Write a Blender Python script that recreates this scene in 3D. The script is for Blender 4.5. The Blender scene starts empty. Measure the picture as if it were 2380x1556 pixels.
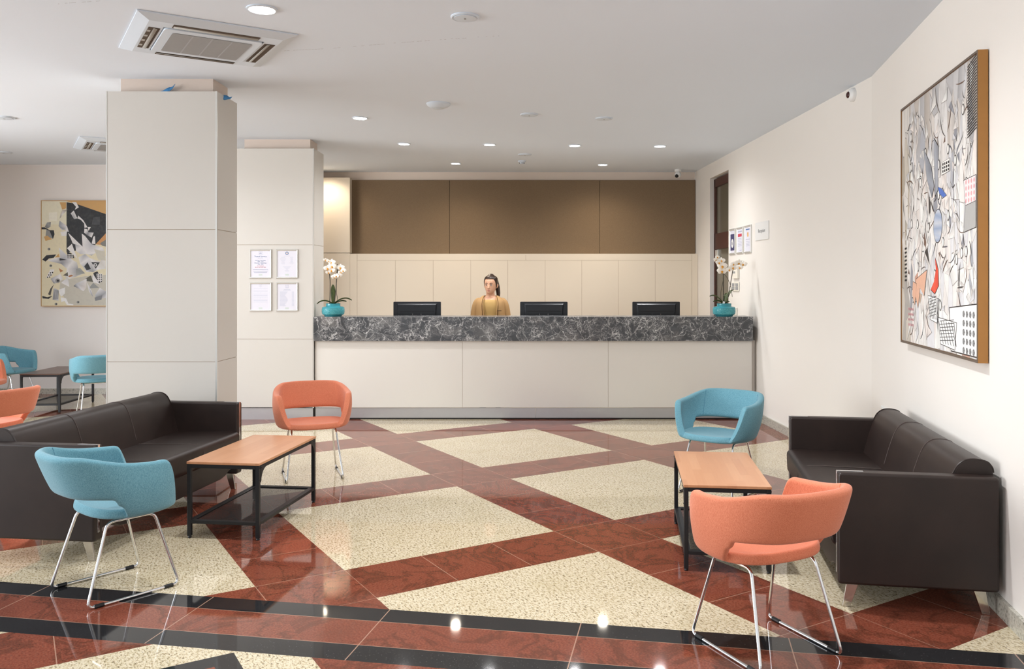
import bpy, bmesh, math, random
from mathutils import Vector, Matrix, Euler
C = bpy.context.scene.collection
PI = math.pi
rnd = random.Random(7)
R = math.radians

# ------------------------------------------------------------------ mesh helpers
class MB:
    def __init__(s): s.v = []; s.f = []; s.m = []; s.mi = 0; s.col = None
    def add(s, vs, fs, mi=None):
        b = len(s.v); s.v += [tuple(v) for v in vs]
        for f in fs:
            s.f.append(tuple(b + i for i in f)); s.m.append(s.mi if mi is None else mi)
        return s
    def hexa(s, p):      # 8 points: bottom 4 ccw, top 4 ccw
        return s.add(p, [(3, 2, 1, 0), (4, 5, 6, 7), (0, 1, 5, 4), (1, 2, 6, 5), (2, 3, 7, 6), (3, 0, 4, 7)])
    def box(s, a, b):
        x0, y0, z0 = a; x1, y1, z1 = b
        return s.hexa([(x0, y0, z0), (x1, y0, z0), (x1, y1, z0), (x0, y1, z0), (x0, y0, z1), (x1, y0, z1), (x1, y1, z1), (x0, y1, z1)])
    def quad(s, p): return s.add(p, [tuple(range(len(p)))])
    def loft(s, rings, closed=True, cap=True):
        n = len(rings[0]); vs = [p for r in rings for p in r]; fs = []
        for k in range(len(rings) - 1):
            for i in range(n if closed else n - 1):
                j = (i + 1) % n
                fs.append((k * n + i, k * n + j, (k + 1) * n + j, (k + 1) * n + i))
        if cap:
            fs.append(tuple(range(n - 1, -1, -1))); fs.append(tuple((len(rings) - 1) * n + i for i in range(n)))
        return s.add(vs, fs)
    def lathe(s, prof, n=32, c=(0, 0, 0), cap=True):
        rings = [[(c[0] + r * math.cos(2 * PI * i / n), c[1] + r * math.sin(2 * PI * i / n), c[2] + z) for i in range(n)] for r, z in prof]
        return s.loft(rings, True, cap)
    def tube(s, pts, r, n=10, closed=False, cap=True):
        P = [Vector(p) for p in pts]; N = len(P)
        rr = r if isinstance(r, (list, tuple)) else [r] * N
        T = []
        for i in range(N):
            if closed: t = P[(i + 1) % N] - P[i - 1]
            else: t = P[min(i + 1, N - 1)] - P[max(i - 1, 0)]
            T.append(t.normalized())
        up = Vector((0, 0, 1)) if abs(T[0].z) < .9 else Vector((1, 0, 0))
        u = T[0].cross(up).normalized(); rings = []
        for i in range(N):
            u = (u - T[i] * u.dot(T[i])).normalized(); w = T[i].cross(u)
            rings.append([tuple(P[i] + (u * math.cos(2 * PI * k / n) + w * math.sin(2 * PI * k / n)) * rr[i]) for k in range(n)])
        if closed:
            best = min(range(n), key=lambda o: sum((Vector(rings[-1][k]) - Vector(rings[0][(k + o) % n])).length for k in range(n)))
            rings.append([rings[0][(k + best) % n] for k in range(n)])
            return s.loft(rings, True, False)
        return s.loft(rings, True, cap)
    def prism(s, poly, lo, hi, f):      # polygon in 2-D, extruded between lo and hi, f(a,b,h)->xyz
        n = len(poly)
        vs = [f(a, b, lo) for a, b in poly] + [f(a, b, hi) for a, b in poly]
        fs = [tuple(range(n - 1, -1, -1)), tuple(range(n, 2 * n))] + [(i, (i + 1) % n, n + (i + 1) % n, n + i) for i in range(n)]
        return s.add(vs, fs)
    def sphere(s, c, r, n=12, m=8, sc=(1, 1, 1)):
        rings = []
        for k in range(1, m):
            a = PI * k / m
            rings.append([(c[0] + sc[0] * r * math.sin(a) * math.cos(2 * PI * i / n), c[1] + sc[1] * r * math.sin(a) * math.sin(2 * PI * i / n), c[2] - sc[2] * r * math.cos(a)) for i in range(n)])
        return s.loft(rings, True, True)

def roundpath(pts, r, n=5, closed=False):
    P = [Vector(p) for p in pts]; out = []; N = len(P)
    for i in range(N):
        if not closed and i in (0, N - 1): out.append(P[i]); continue
        a = P[i - 1] - P[i]; b = P[(i + 1) % N] - P[i]
        d = min(r, a.length * .45, b.length * .45)
        p0 = P[i] + a.normalized() * d; p1 = P[i] + b.normalized() * d
        for k in range(n + 1):
            t = k / n; out.append((1 - t) ** 2 * p0 + 2 * t * (1 - t) * P[i] + t * t * p1)
    return out

def roundpoly(pts, r, n=4):
    return [(p.x, p.y) for p in roundpath([(a, b, 0) for a, b in pts], r, n, True)]

def obj(name, mb, mats, parent=None, bev=0, smooth=True, ang=35, sub=0, seg=2):
    me = bpy.data.meshes.new(name)
    me.from_pydata(mb.v, [], mb.f); me.update()
    bm = bmesh.new(); bm.from_mesh(me); bmesh.ops.recalc_face_normals(bm, faces=bm.faces); bm.to_mesh(me); bm.free()
    if not isinstance(mats, (list, tuple)): mats = [mats]
    for m in mats: me.materials.append(m)
    if len(mats) > 1:
        for p, i in zip(me.polygons, mb.m): p.material_index = i
    if smooth:
        for p in me.polygons: p.use_smooth = True
        if not sub and not bev: me.set_sharp_from_angle(angle=R(ang))
    o = bpy.data.objects.new(name, me); C.objects.link(o)
    if parent: o.parent = parent
    if bev:
        b = o.modifiers.new('bevel', 'BEVEL'); b.width = bev; b.segments = seg; b.limit_method = 'ANGLE'; b.angle_limit = R(40); b.harden_normals = True
    if sub:
        b = o.modifiers.new('sub', 'SUBSURF'); b.levels = sub; b.render_levels = sub
    return o
def tag(o, label=None, cat=None, group=None, kind=None):
    if label: o['label'] = label
    if cat: o['category'] = cat
    if group: o['group'] = group
    if kind: o['kind'] = kind
    return o
def thing(name, label, cat, loc=(0, 0, 0), rz=0, group=None):
    o = bpy.data.objects.new(name, None); C.objects.link(o); o.empty_display_size = .1
    o.location = loc; o.rotation_euler = (0, 0, rz)
    return tag(o, label, cat, group)
def struct(name, mb, mats, parent=None, **k):
    o = obj(name, mb, mats, parent, **k)
    if not parent: o['kind'] = 'structure'
    return o
def sroot(name, loc=(0, 0, 0), rz=0):
    o = bpy.data.objects.new(name, None); C.objects.link(o); o['kind'] = 'structure'
    o.location = loc; o.rotation_euler = (0, 0, rz); return o
def dup(root, loc, rz, label, group=None):
    r = root.copy(); C.objects.link(r); r.location = loc; r.rotation_euler = (0, 0, rz); r['label'] = label
    if group: r['group'] = group
    for ch in list(root.children):
        c = ch.copy(); C.objects.link(c); c.parent = r
        for g in list(ch.children):
            d = g.copy(); C.objects.link(d); d.parent = c
    return r
def setmat(root, old, new):      # recolour a copied thing: fresh mesh data with another material
    for ch in root.children:
        if ch.type == 'MESH' and any(m == old for m in ch.data.materials):
            ch.data = ch.data.copy()
            for i, m in enumerate(ch.data.materials):
                if m == old: ch.data.materials[i] = new

# ------------------------------------------------------------------ material helpers
def lin(c):
    return tuple(((x / 255) / 12.92 if x / 255 <= .04045 else ((x / 255 + .055) / 1.055) ** 2.4) for x in c) + (1,)
class NT:
    def __init__(s, name):
        s.mat = bpy.data.materials.new(name); s.mat.use_nodes = True; s.t = s.mat.node_tree
        s.b = s.t.nodes['Principled BSDF']
    def n(s, ty, **k):
        x = s.t.nodes.new(ty)
        for a, v in k.items(): setattr(x, a, v)
        return x
    def put(s, sock, v):
        if isinstance(v, bpy.types.NodeSocket): s.t.links.new(v, sock)
        else: sock.default_value = v
    def m(s, op, *a):
        x = s.n('ShaderNodeMath', operation=op)
        for i, v in enumerate(a): s.put(x.inputs[i], v)
        return x.outputs[0]
    def mix(s, f, a, b, mode='MIX'):
        x = s.n('ShaderNodeMix', data_type='RGBA', blend_type=mode, clamp_factor=True)
        s.put(x.inputs[0], f); s.put(x.inputs[6], a); s.put(x.inputs[7], b); return x.outputs[2]
    def noise(s, vec, scale, detail=3, rough=.5, dist=0):
        x = s.n('ShaderNodeTexNoise'); s.put(x.inputs['Vector'], vec)
        x.inputs['Scale'].default_value = scale; x.inputs['Detail'].default_value = detail
        x.inputs['Roughness'].default_value = rough; x.inputs['Distortion'].default_value = dist
        return x.outputs['Fac']
    def vor(s, vec, scale, feature='F1', out='Distance'):
        x = s.n('ShaderNodeTexVoronoi', feature=feature); s.put(x.inputs['Vector'], vec); x.inputs['Scale'].default_value = scale
        return x.outputs[out]
    def mapv(s, vec, scale=(1, 1, 1), rot=(0, 0, 0), loc=(0, 0, 0)):
        x = s.n('ShaderNodeMapping'); s.put(x.inputs['Vector'], vec)
        s.put(x.inputs['Scale'], scale); s.put(x.inputs['Rotation'], rot); s.put(x.inputs['Location'], loc); return x.outputs[0]
    def ramp(s, f, stops):
        x = s.n('ShaderNodeValToRGB'); s.put(x.inputs[0], f); e = x.color_ramp.elements
        while len(e) < len(stops): e.new(.5)
        for i, (p, c) in enumerate(stops): e[i].position = p; e[i].color = c if len(c) == 4 else lin(c)
        return x.outputs[0]
    def rng(s, f, a, b, c=0., d=1.):
        x = s.n('ShaderNodeMapRange'); s.put(x.inputs[0], f)
        for i, v in enumerate((a, b, c, d)): x.inputs[i + 1].default_value = v
        return x.outputs[0]
    def xyz(s, vec):
        x = s.n('ShaderNodeSeparateXYZ'); s.put(x.inputs[0], vec); return x.outputs
    def comb(s, a, b, c):
        x = s.n('ShaderNodeCombineXYZ')
        for i, v in enumerate((a, b, c)): s.put(x.inputs[i], v)
        return x.outputs[0]
    def pos(s): return s.n('ShaderNodeNewGeometry').outputs['Position']
    def oc(s): return s.n('ShaderNodeTexCoord').outputs['Object']
    def bump(s, h, strength=.2, dist=.01):
        x = s.n('ShaderNodeBump'); s.put(x.inputs['Height'], h); x.inputs['Strength'].default_value = strength; x.inputs['Distance'].default_value = dist
        s.t.links.new(x.outputs[0], s.b.inputs['Normal'])
    def set(s, color=None, rough=None, metal=None, spec=None, **k):
        if color is not None: s.put(s.b.inputs['Base Color'], color)
        if rough is not None: s.put(s.b.inputs['Roughness'], rough)
        if metal is not None: s.put(s.b.inputs['Metallic'], metal)
        if spec is not None: s.put(s.b.inputs['Specular IOR Level'], spec)
        for a, v in k.items(): s.put(s.b.inputs[a.replace('_', ' ')], v)
        return s.mat
def plain(name, rgb, rough=.5, metal=0., var=.03, scale=8, bump=0, spec=.5):
    t = NT(name); v = t.oc(); n = t.noise(v, scale, 3)
    c = lin(rgb); d = tuple(x * (1 - var) for x in c[:3]) + (1,); e = tuple(min(1, x * (1 + var)) for x in c[:3]) + (1,)
    t.set(t.mix(n, d, e), rough, metal, spec)
    if bump: t.bump(t.noise(v, scale * 12, 2), bump, .002)
    return t.mat
def emis(name, rgb, st):
    t = NT(name); t.set(lin(rgb), .5); t.b.inputs['Emission Color'].default_value = lin(rgb); t.b.inputs['Emission Strength'].default_value = st
    return t.mat

M = {}
M['wall'] = plain('wall_paint', (234, 230, 224), .75, var=.015, scale=1.5)
M['wall2'] = plain('wall_paint_warm', (236, 232, 229), .75, var=.015, scale=1.5)
M['backw'] = plain('wall_paint_reception', (228, 214, 201), .75, var=.015, scale=1.5)
M['ceil'] = plain('ceiling_paint', (230, 240, 251), .8, var=.01, scale=1)
M['clad'] = plain('cladding_laminate', (210, 207, 201), .5, var=.012, scale=1.2)
M['clad2'] = plain('counter_laminate', (226, 223, 217), .5, var=.012, scale=1.2)
M['stub'] = plain('column_paint', (222, 208, 197), .8, var=.02)
M['cab'] = plain('cabinet_laminate', (226, 216, 200), .5, var=.012, scale=1.5)
M['groove'] = plain('joint_shadow', (176, 158, 136), .8)
M['alu'] = plain('brushed_aluminium', (205, 206, 208), .3, .9, var=.03, scale=40)
M['plinth'] = plain('plinth_aluminium', (190, 190, 192), .35, .45, var=.03, scale=20)
M['silver'] = plain('silver_frame', (222, 222, 218), .32, .55, var=.02, scale=30)
M['dark'] = plain('dark_gap', (20, 19, 20), .6)
M['black'] = plain('black_powdercoat', (30, 31, 34), .45, .1, var=.1, scale=60)
M['blackpl'] = plain('black_plastic', (24, 25, 28), .35, var=.1, scale=40)
M['moni'] = plain('monitor_plastic', (30, 33, 38), .28, var=.08, scale=60)
M['chrome'] = plain('chrome', (225, 227, 230), .07, 1., var=.01)
M['steel'] = plain('polished_steel', (200, 195, 188), .12, 1., var=.02)
M['white'] = plain('white_plastic', (236, 237, 236), .4, var=.01)
M['acw'] = plain('aircon_plastic', (216, 227, 238), .4, var=.01)
M['offw'] = plain('offwhite_plastic', (236, 232, 220), .4, var=.01)
M['paper'] = plain('paper', (222, 222, 232), .6, var=.01)
M['grey'] = plain('grey_mesh', (158, 159, 160), .6, var=.05, scale=60)
M['louv'] = plain('louver_grey', (178, 176, 170), .4, var=.03)
M['brownframe'] = plain('brown_joinery', (78, 46, 38), .45, var=.1, scale=12)
M['soil'] = plain('bark_soil', (70, 52, 38), .9, var=.4, scale=60)
M['orchstem'] = plain('orchid_stem', (52, 48, 34), .5, var=.2, scale=40)
M['petal'] = plain('orchid_petal', (250, 246, 238), .5, var=.03, scale=30)
M['lip'] = plain('orchid_lip', (226, 160, 50), .5, var=.2, scale=60)
M['skin'] = plain('skin', (214, 166, 136), .5, var=.05, scale=14)
M['hair'] = plain('dark_brown_hair', (48, 32, 24), .35, var=.3, scale=70)
M['jacket'] = plain('tan_jacket_cloth', (182, 145, 98), .8, var=.08, scale=16, bump=.1)
M['shirt'] = plain('mustard_top', (190, 156, 98), .8, var=.08, scale=10)
M['trous'] = plain('dark_trousers', (60, 50, 45), .8)
M['lips'] = plain('lips', (190, 112, 104), .5)
M['brow'] = plain('brow', (70, 46, 34), .6)
M['eyew'] = plain('eye_white', (225, 220, 215), .3)
M['iris'] = plain('iris', (45, 34, 30), .2)
M['gold'] = plain('bronze_frame', (176, 128, 72), .38, .35, var=.08, scale=12)
M['goldtop'] = plain('dark_bronze_edge', (120, 105, 92), .35, .4)
M['tan'] = plain('tan_wood_edge', (206, 166, 112), .6, var=.08)
M['blue'] = plain('blue_film', (80, 150, 205), .3)
M['ink'] = plain('ink_grey', (172, 176, 196), .7)
M['inkb'] = plain('ink_blue', (70, 110, 160), .7)
M['inkr'] = plain('ink_red', (200, 70, 90), .7)
M['inkk'] = plain('ink_black', (96, 96, 98), .7)
M['inkf'] = plain('ink_faint', (196, 200, 216), .7)
M['inkg'] = plain('ink_greenish', (205, 214, 210), .7)
M['navy'] = plain('navy_print', (75, 72, 112), .6)
M['gap'] = plain('gap_brown', (88, 74, 60), .8)
M['light'] = emis('downlight_glow', (255, 250, 238), 40)

def leaf_mat():
    t = NT('orchid_leaf'); v = t.oc(); n = t.noise(t.mapv(v, (40, 40, 6)), 3, 3)
    return t.set(t.ramp(n, [(.3, (34, 52, 24)), (.7, (84, 98, 44))]), .38)
M['leaf'] = leaf_mat()
def pot_mat():
    t = NT('turquoise_glaze'); p = t.xyz(t.oc())
    a = t.m('ARCTAN2', p[1], p[0]); vec = t.comb(t.m('MULTIPLY', a, .11), p[2], 0.)
    d = t.vor(vec, 78, 'DISTANCE_TO_EDGE'); band = t.m('MULTIPLY', t.m('GREATER_THAN', p[2], .018), t.m('LESS_THAN', p[2], .092))
    h = t.m('MULTIPLY', t.rng(d, 0, .12), band)
    col = t.mix(t.m('MULTIPLY', t.rng(d, .0, .2, 1, 0), band), lin((62, 150, 162)), lin((92, 178, 184)))
    t.set(col, .12); t.bump(h, .5, .004); return t.mat
M['pot'] = pot_mat()
def fabric(name, a, b):
    t = NT(name); v = t.oc()
    n1 = t.noise(t.mapv(v, (620, 620, 110), (0, .6, .3)), 1, 2, .6); n2 = t.noise(v, 420, 2)
    f = t.m('ADD', t.m('MULTIPLY', n1, .6), t.m('MULTIPLY', n2, .4))
    t.set(t.ramp(f, [(.36, a), (.62, b)]), .9, spec=.2)
    t.b.inputs['Sheen Weight'].default_value = .25; t.b.inputs['Sheen Roughness'].default_value = .4
    t.bump(t.noise(v, 420, 2), .25, .002); return t.mat
M['fblue'] = fabric('blue_melange_fabric', (88, 139, 157), (134, 183, 196))
M['forange'] = fabric('orange_melange_fabric', (204, 117, 88), (228, 150, 119))
M['seamb'] = plain('blue_seam', (70, 125, 150), .9); M['seamo'] = plain('orange_seam', (232, 158, 120), .9)
def leather():
    t = NT('dark_brown_leatherette'); v = t.oc()
    n = t.noise(v, 5, 3)
    t.set(t.ramp(n, [(.3, (40, 30, 27)), (.7, (50, 38, 34))]), .42, spec=.5); t.bump(t.vor(v, 420), .12, .001); return t.mat
M['leather'] = leather()
M['stitch'] = plain('sofa_stitching', (92, 80, 76), .7)
def wood(name, cols):
    t = NT(name); p = t.xyz(t.oc())
    row = t.m('FLOOR', t.m('DIVIDE', p[0], .0515))
    off = t.n('ShaderNodeTexWhiteNoise', noise_dimensions='1D'); t.put(off.inputs['W'], row)
    blk = t.m('FLOOR', t.m('ADD', t.m('DIVIDE', p[1], .44), t.m('MULTIPLY', off.outputs['Value'], 5.)))
    w = t.n('ShaderNodeTexWhiteNoise', noise_dimensions='2D'); t.put(w.inputs['Vector'], t.comb(row, blk, 0.))
    g = t.noise(t.mapv(t.oc(), (70, 5, 20)), 1, 4, .6, .6)
    f = t.m('ADD', t.m('ADD', .2, t.m('MULTIPLY', w.outputs['Value'], .42)), t.m('MULTIPLY', g, .3))
    t.set(t.ramp(f, [(.1, cols[0]), (.5, cols[1]), (.95, cols[2])]), .3, spec=.45); return t.mat
M['wood'] = wood('beech_block_wood', ((186, 130, 94), (204, 150, 112), (216, 166, 128)))
M['wooddk'] = wood('dark_block_wood', ((86, 62, 52), (98, 72, 60), (108, 82, 68)))
def meshmat():
    t = NT('perforated_metal'); p = t.xyz(t.oc())
    a = t.m('SINE', t.m('MULTIPLY', t.m('ADD', p[0], t.m('MULTIPLY', p[1], .55)), 700.)); b = t.m('SINE', t.m('MULTIPLY', t.m('SUBTRACT', p[0], t.m('MULTIPLY', p[1], .55)), 700.))
    hole = t.m('MULTIPLY', t.m('GREATER_THAN', t.m('MULTIPLY', a, b), .27), 1.)
    t.set(lin((34, 35, 38)), .5, .2); tr = t.n('ShaderNodeBsdfTransparent'); mx = t.n('ShaderNodeMixShader')
    t.put(mx.inputs[0], hole); t.t.links.new(t.b.outputs[0], mx.inputs[1]); t.t.links.new(tr.outputs[0], mx.inputs[2])
    t.t.links.new(mx.outputs[0], t.t.nodes['Material Output'].inputs[0]); return t.mat
M['mesh'] = meshmat()
def panelfab():
    t = NT('brown_upholstered_panel'); v = t.pos(); n = t.noise(v, 260, 2)
    t.set(t.ramp(n, [(.3, (124, 105, 84)), (.7, (138, 119, 96))]), .85, spec=.2); t.bump(n, .15, .002); return t.mat
M['panel'] = panelfab()
def marble():
    t = NT('grey_veined_marble'); oi = t.n('ShaderNodeObjectInfo')
    v = t.n('ShaderNodeVectorMath', operation='ADD'); t.put(v.inputs[0], t.pos()); t.put(v.inputs[1], t.comb(0., t.m('MULTIPLY', oi.outputs['Random'], 9.), t.m('MULTIPLY', oi.outputs['Random'], 5.)))
    p0 = v.outputs[0]
    w = t.n('ShaderNodeTexNoise'); t.put(w.inputs['Vector'], p0); w.inputs['Scale'].default_value = 5; w.inputs['Detail'].default_value = 4
    ws = t.n('ShaderNodeVectorMath', operation='MULTIPLY_ADD'); t.put(ws.inputs[0], w.outputs['Color']); ws.inputs[1].default_value = (.28, .28, .28); t.put(ws.inputs[2], p0)
    pv = ws.outputs[0]
    big = t.rng(t.noise(t.mapv(pv, (1, 1, 2.2), (0, .35, 0)), 2.4, 4), .5, .72)
    e1 = t.rng(t.vor(pv, 8, 'DISTANCE_TO_EDGE'), 0, .03, 1, 0); e2 = t.rng(t.vor(pv, 26, 'DISTANCE_TO_EDGE'), 0, .055, 1, 0); e3 = t.rng(t.vor(pv, 62, 'DISTANCE_TO_EDGE'), 0, .08, 1, 0)
    mask = t.rng(t.noise(pv, 9, 3), .38, .62)
    f = t.m('ADD', t.m('MULTIPLY', e1, .75), t.m('MULTIPLY', t.m('ADD', t.m('MULTIPLY', e2, .85), t.m('MULTIPLY', e3, .7)), mask))
    f = t.m('MULTIPLY', f, t.rng(t.noise(pv, 22, 2), .3, .65, .15, 1.25))
    base = t.mix(t.noise(pv, 14, 3), lin((52, 54, 58)), lin((92, 95, 99)))
    base = t.mix(t.m('MULTIPLY', big, .55), base, lin((150, 148, 146)))
    t.set(t.mix(f, base, lin((212, 212, 212))), .22); return t.mat
M['marble'] = marble()
def granite_skirt():
    t = NT('granite_skirting'); v = t.pos()
    n = t.noise(v, 70, 3, .6)
    t.set(t.ramp(n, [(.3, (110, 108, 102)), (.42, (178, 176, 164)), (.6, (200, 197, 186)), (.75, (172, 160, 130))]), .25); return t.mat
M['skirt'] = granite_skirt()

FLO = dict(th=1.0186, P=1.8099, s=1.3433, X0=-1.7117, Y0=5.6718)
def floor_mat():
    t = NT('polished_granite_floor'); g = t.pos(); X, Y, _ = t.xyz(g)[0:3]
    F = FLO; c, sn, P, s = math.cos(F['th']), math.sin(F['th']), F['P'], F['s']
    dx = t.m('SUBTRACT', X, F['X0']); dy = t.m('SUBTRACT', Y, F['Y0'])
    U = t.m('SUBTRACT', t.m('MULTIPLY', dx, c), t.m('MULTIPLY', dy, sn)); V = t.m('ADD', t.m('MULTIPLY', dx, sn), t.m('MULTIPLY', dy, c))
    fu = t.m('FLOORED_MODULO', U, P); fv = t.m('FLOORED_MODULO', V, P)
    e = t.m('MINIMUM', t.m('MINIMUM', fu, t.m('SUBTRACT', s, fu)), t.m('MINIMUM', fv, t.m('SUBTRACT', s, fv)))   # >0 inside a square
    inside = t.m('GREATER_THAN', e, 0.)
    bt = t.m('ADD', t.m('SUBTRACT', Y, 3.866), t.m('MULTIPLY', X, .178))
    def between(v, a, b): return t.m('MULTIPLY', t.m('GREATER_THAN', v, a), t.m('LESS_THAN', v, b))
    upper = t.m('GREATER_THAN', bt, 0.); lower = t.m('LESS_THAN', bt, -.55); border = t.m('SUBTRACT', t.m('SUBTRACT', 1., upper), lower)
    blk = t.m('ADD', between(bt, -.145, 0.), between(bt, -.55, -.40))
    lowblk = t.m('MULTIPLY', lower, between(e, .263, .358)); lowcore = t.m('MULTIPLY', lower, t.m('GREATER_THAN', e, .358))
    black = t.m('MINIMUM', t.m('ADD', blk, lowblk), 1.)
    beige = t.m('MULTIPLY', t.m('MULTIPLY', inside, t.m('SUBTRACT', 1., border)), t.m('SUBTRACT', 1., t.m('MINIMUM', t.m('ADD', lowblk, lowcore), 1.)))
    # joints
    q = s / 3
    def near(v, x, w=.0022): return t.m('LESS_THAN', t.m('ABSOLUTE', t.m('SUBTRACT', v, x)), w)
    inu = t.m('GREATER_THAN', fv, s); inv = t.m('GREATER_THAN', fu, s)
    ju = t.m('ADD', near(fu, s), t.m('ADD', near(fu, q), t.m('ADD', near(fu, 2 * q), near(fu, 0., .003))))
    jv = t.m('ADD', near(fv, s), t.m('ADD', near(fv, q), t.m('ADD', near(fv, 2 * q), near(fv, 0., .003))))
    jr = t.m('MULTIPLY', t.m('MINIMUM', t.m('ADD', t.m('MULTIPLY', inu, ju), t.m('MULTIPLY', inv, jv)), 1.), t.m('SUBTRACT', 1., border))
    al = t.m('FLOORED_MODULO', t.m('SUBTRACT', X, t.m('MULTIPLY', Y, .178)), .92)
    jb = t.m('MULTIPLY', border, t.m('MAXIMUM', near(al, .46, .0026), t.m('MAXIMUM', near(bt, -.145, .002), near(bt, -.40, .002))))
    joint = t.m('MINIMUM', t.m('ADD', jr, jb), 1.)
    # tile id for variation
    idv = t.comb(t.m('FLOOR', t.m('DIVIDE', U, q)), t.m('FLOOR', t.m('DIVIDE', V, q)), 0.)
    wn = t.n('ShaderNodeTexWhiteNoise', noise_dimensions='2D'); t.put(wn.inputs['Vector'], idv)
    uv = t.comb(U, V, 0.)
    # beige granite
    pv = t.mapv(uv, (1, 1.9, 1), (0, 0, .5))
    n1 = t.noise(pv, 52, 4, .64, .4); n2 = t.noise(pv, 110, 2, .6); n3 = t.noise(uv, 4, 3)
    bg = t.ramp(n1, [(.31, (92, 82, 68)), (.41, (188, 172, 140)), (.50, (222, 209, 180)), (.62, (233, 224, 202)), (.74, (204, 181, 138))])
    bg = t.mix(t.rng(n2, .60, .70), bg, lin((106, 104, 104))); bg = t.mix(t.rng(n2, .36, .30), bg, lin((178, 150, 102)))
    bg = t.mix(t.m('MULTIPLY', t.rng(n3, .45, .75), .25), bg, lin((186, 170, 130)))
    # red granite
    off = t.n('ShaderNodeVectorMath', operation='MULTIPLY_ADD'); t.put(off.inputs[0], idv); off.inputs[1].default_value = (3.7, 5.1, 0); t.put(off.inputs[2], uv)
    r1 = t.noise(off.outputs[0], 105, 3, .6); r2 = t.noise(off.outputs[0], 2.4, 6, .62, 1.0); r3 = t.noise(off.outputs[0], 130, 2)
    rd = t.ramp(r1, [(.3, (112, 59, 45)), (.5, (140, 78, 60)), (.7, (156, 94, 73))])
    rd = t.mix(t.m('MULTIPLY', t.rng(r3, .58, .72), .6), rd, lin((128, 100, 90)))
    vein = t.rng(t.m('ABSOLUTE', t.m('SUBTRACT', r2, .5)), 0., .045, 1, 0)
    rd = t.mix(t.m('MULTIPLY', vein, .55), rd, lin((70, 48, 36))); rd = t.mix(t.m('MULTIPLY', t.rng(r2, .60, .75), .45), rd, lin((92, 64, 48)))
    rd = t.mix(t.m('MULTIPLY', wn.outputs['Value'], .25), rd, lin((120, 64, 48)))
    k1 = t.noise(uv, 120, 2); bk = t.mix(t.rng(k1, .6, .75), lin((42, 42, 44)), lin((74, 74, 76)))
    col = t.mix(beige, rd, bg); col = t.mix(black, col, bk); col = t.mix(t.m('MULTIPLY', joint, .7), col, lin((196, 160, 138)))
    t.set(col, .045, spec=.5); t.b.inputs['IOR'].default_value = 1.5
    return t.mat
M['floor'] = floor_mat()
def vcol():
    t = NT('painted_canvas'); a = t.n('ShaderNodeVertexColor', layer_name='Col'); n = t.noise(t.oc(), 26, 4)
    t.set(t.mix(t.m('MULTIPLY', t.rng(n, .45, .7), .09), a.outputs[0], lin((150, 145, 140))), .55); return t.mat
M['canvas'] = vcol()
def pane():
    t = NT('frosted_door_glass'); t.set(lin((120, 114, 98)), .18, Transmission_Weight=.35); t.b.inputs['Alpha'].default_value = 1.; return t.mat
M['glass'] = pane()
# ------------------------------------------------------------------ camera
FPX, CX, CY, EYE = 1964.0, 1237.0, 653.8, 1.55
cd = bpy.data.cameras.new('camera'); cam = bpy.data.objects.new('camera', cd); C.objects.link(cam)
cam.location = (0, 0, EYE); cam.rotation_euler = (PI / 2, 0, 0)
cd.sensor_width = 36; cd.lens = FPX * 36 / 2380
cd.shift_x = (1190 - CX) / 2380; cd.shift_y = -(778 - CY) / 2380; cd.clip_start = .05
bpy.context.scene.camera = cam
HC = 3.15
def at(px, py, Y): return Vector(((px - CX) / FPX * Y, Y, EYE - (py - CY) / FPX * Y))
def onceil(px, py): Y = FPX * (HC - EYE) / (CY - py); return Vector(((px - CX) / FPX * Y, Y, HC))
def far(Y, o=0.): return (2.955 - .046 * Y + o, Y + .046 * o)
def near(Y, o=0.): return (1.49 + .176 * Y + o, Y - .176 * o)
def fy(px): return 2.955 / ((px - CX) / FPX + .046)
AF = math.atan2(-1, .046); AN = math.atan2(-1, -.176)
def zat(py, Y): return EYE - (py - CY) / FPX * Y

# ------------------------------------------------------------------ room shell
struct('floor', MB().box((-10, -2.4, -.1), (4, 13.5, 0)), M['floor'])
cl = struct('ceiling', MB().box((-10, -1.6, HC), (4.2, 13.5, HC + .12)), M['ceil'])
mb = MB()
for a, b in (((660, 118), (760, 113)), ((775, 112), (905, 101)), ((915, 100), (1000, 94)), ((1012, 93), (1085, 88)), ((1110, 86), (1165, 83)), ((135, 9), (180, 5)), ((190, 5), (236, 2))):
    A = onceil(*a); B = onceil(*b); n = 14
    for k in range(n):
        if rnd.random() < .55:
            p = A.lerp(B, k / n); q = A.lerp(B, (k + .8) / n); mb.quad([(p.x, p.y - .0016, HC - .0004), (q.x, q.y - .0016, HC - .0004), (q.x, q.y + .0016, HC - .0004), (p.x, p.y + .0016, HC - .0004)])
obj('crack', mb, plain('crack_grey', (150, 150, 148), .9), cl)
def wseg(mb, f, y0, y1, z0, z1, o0=0., o1=.2):
    mb.hexa([(*f(y0, o0), z0), (*f(y0, o1), z0), (*f(y1, o1), z0), (*f(y1, o0), z0), (*f(y0, o0), z1), (*f(y0, o1), z1), (*f(y1, o1), z1), (*f(y1, o0), z1)])
DY0, DY1, DZ = 10.62, 11.53, 2.95
mb = MB(); wseg(mb, near, -1.6, 6.6, 0, HC)
wseg(mb, far, 6.6, DY0, 0, HC); wseg(mb, far, DY0, DY1, DZ, HC); wseg(mb, far, DY1, 12.55, 0, HC)
struct('wall_right', mb, M['wall'], smooth=False)
mb = MB(); wseg(mb, near, -1.6, 6.58, 0, .085, -.02, 0); obj_b = struct('baseboard_right', mb, M['skirt'], smooth=False)
mb = MB(); wseg(mb, far, 6.6, 9.46, 0, .085, -.02, 0); struct('baseboard_right.001', mb, M['skirt'], smooth=False)
struct('wall_back', MB().box((-3.6, 12.4, 0), (2.6, 12.55, HC)), M['backw'])
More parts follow.
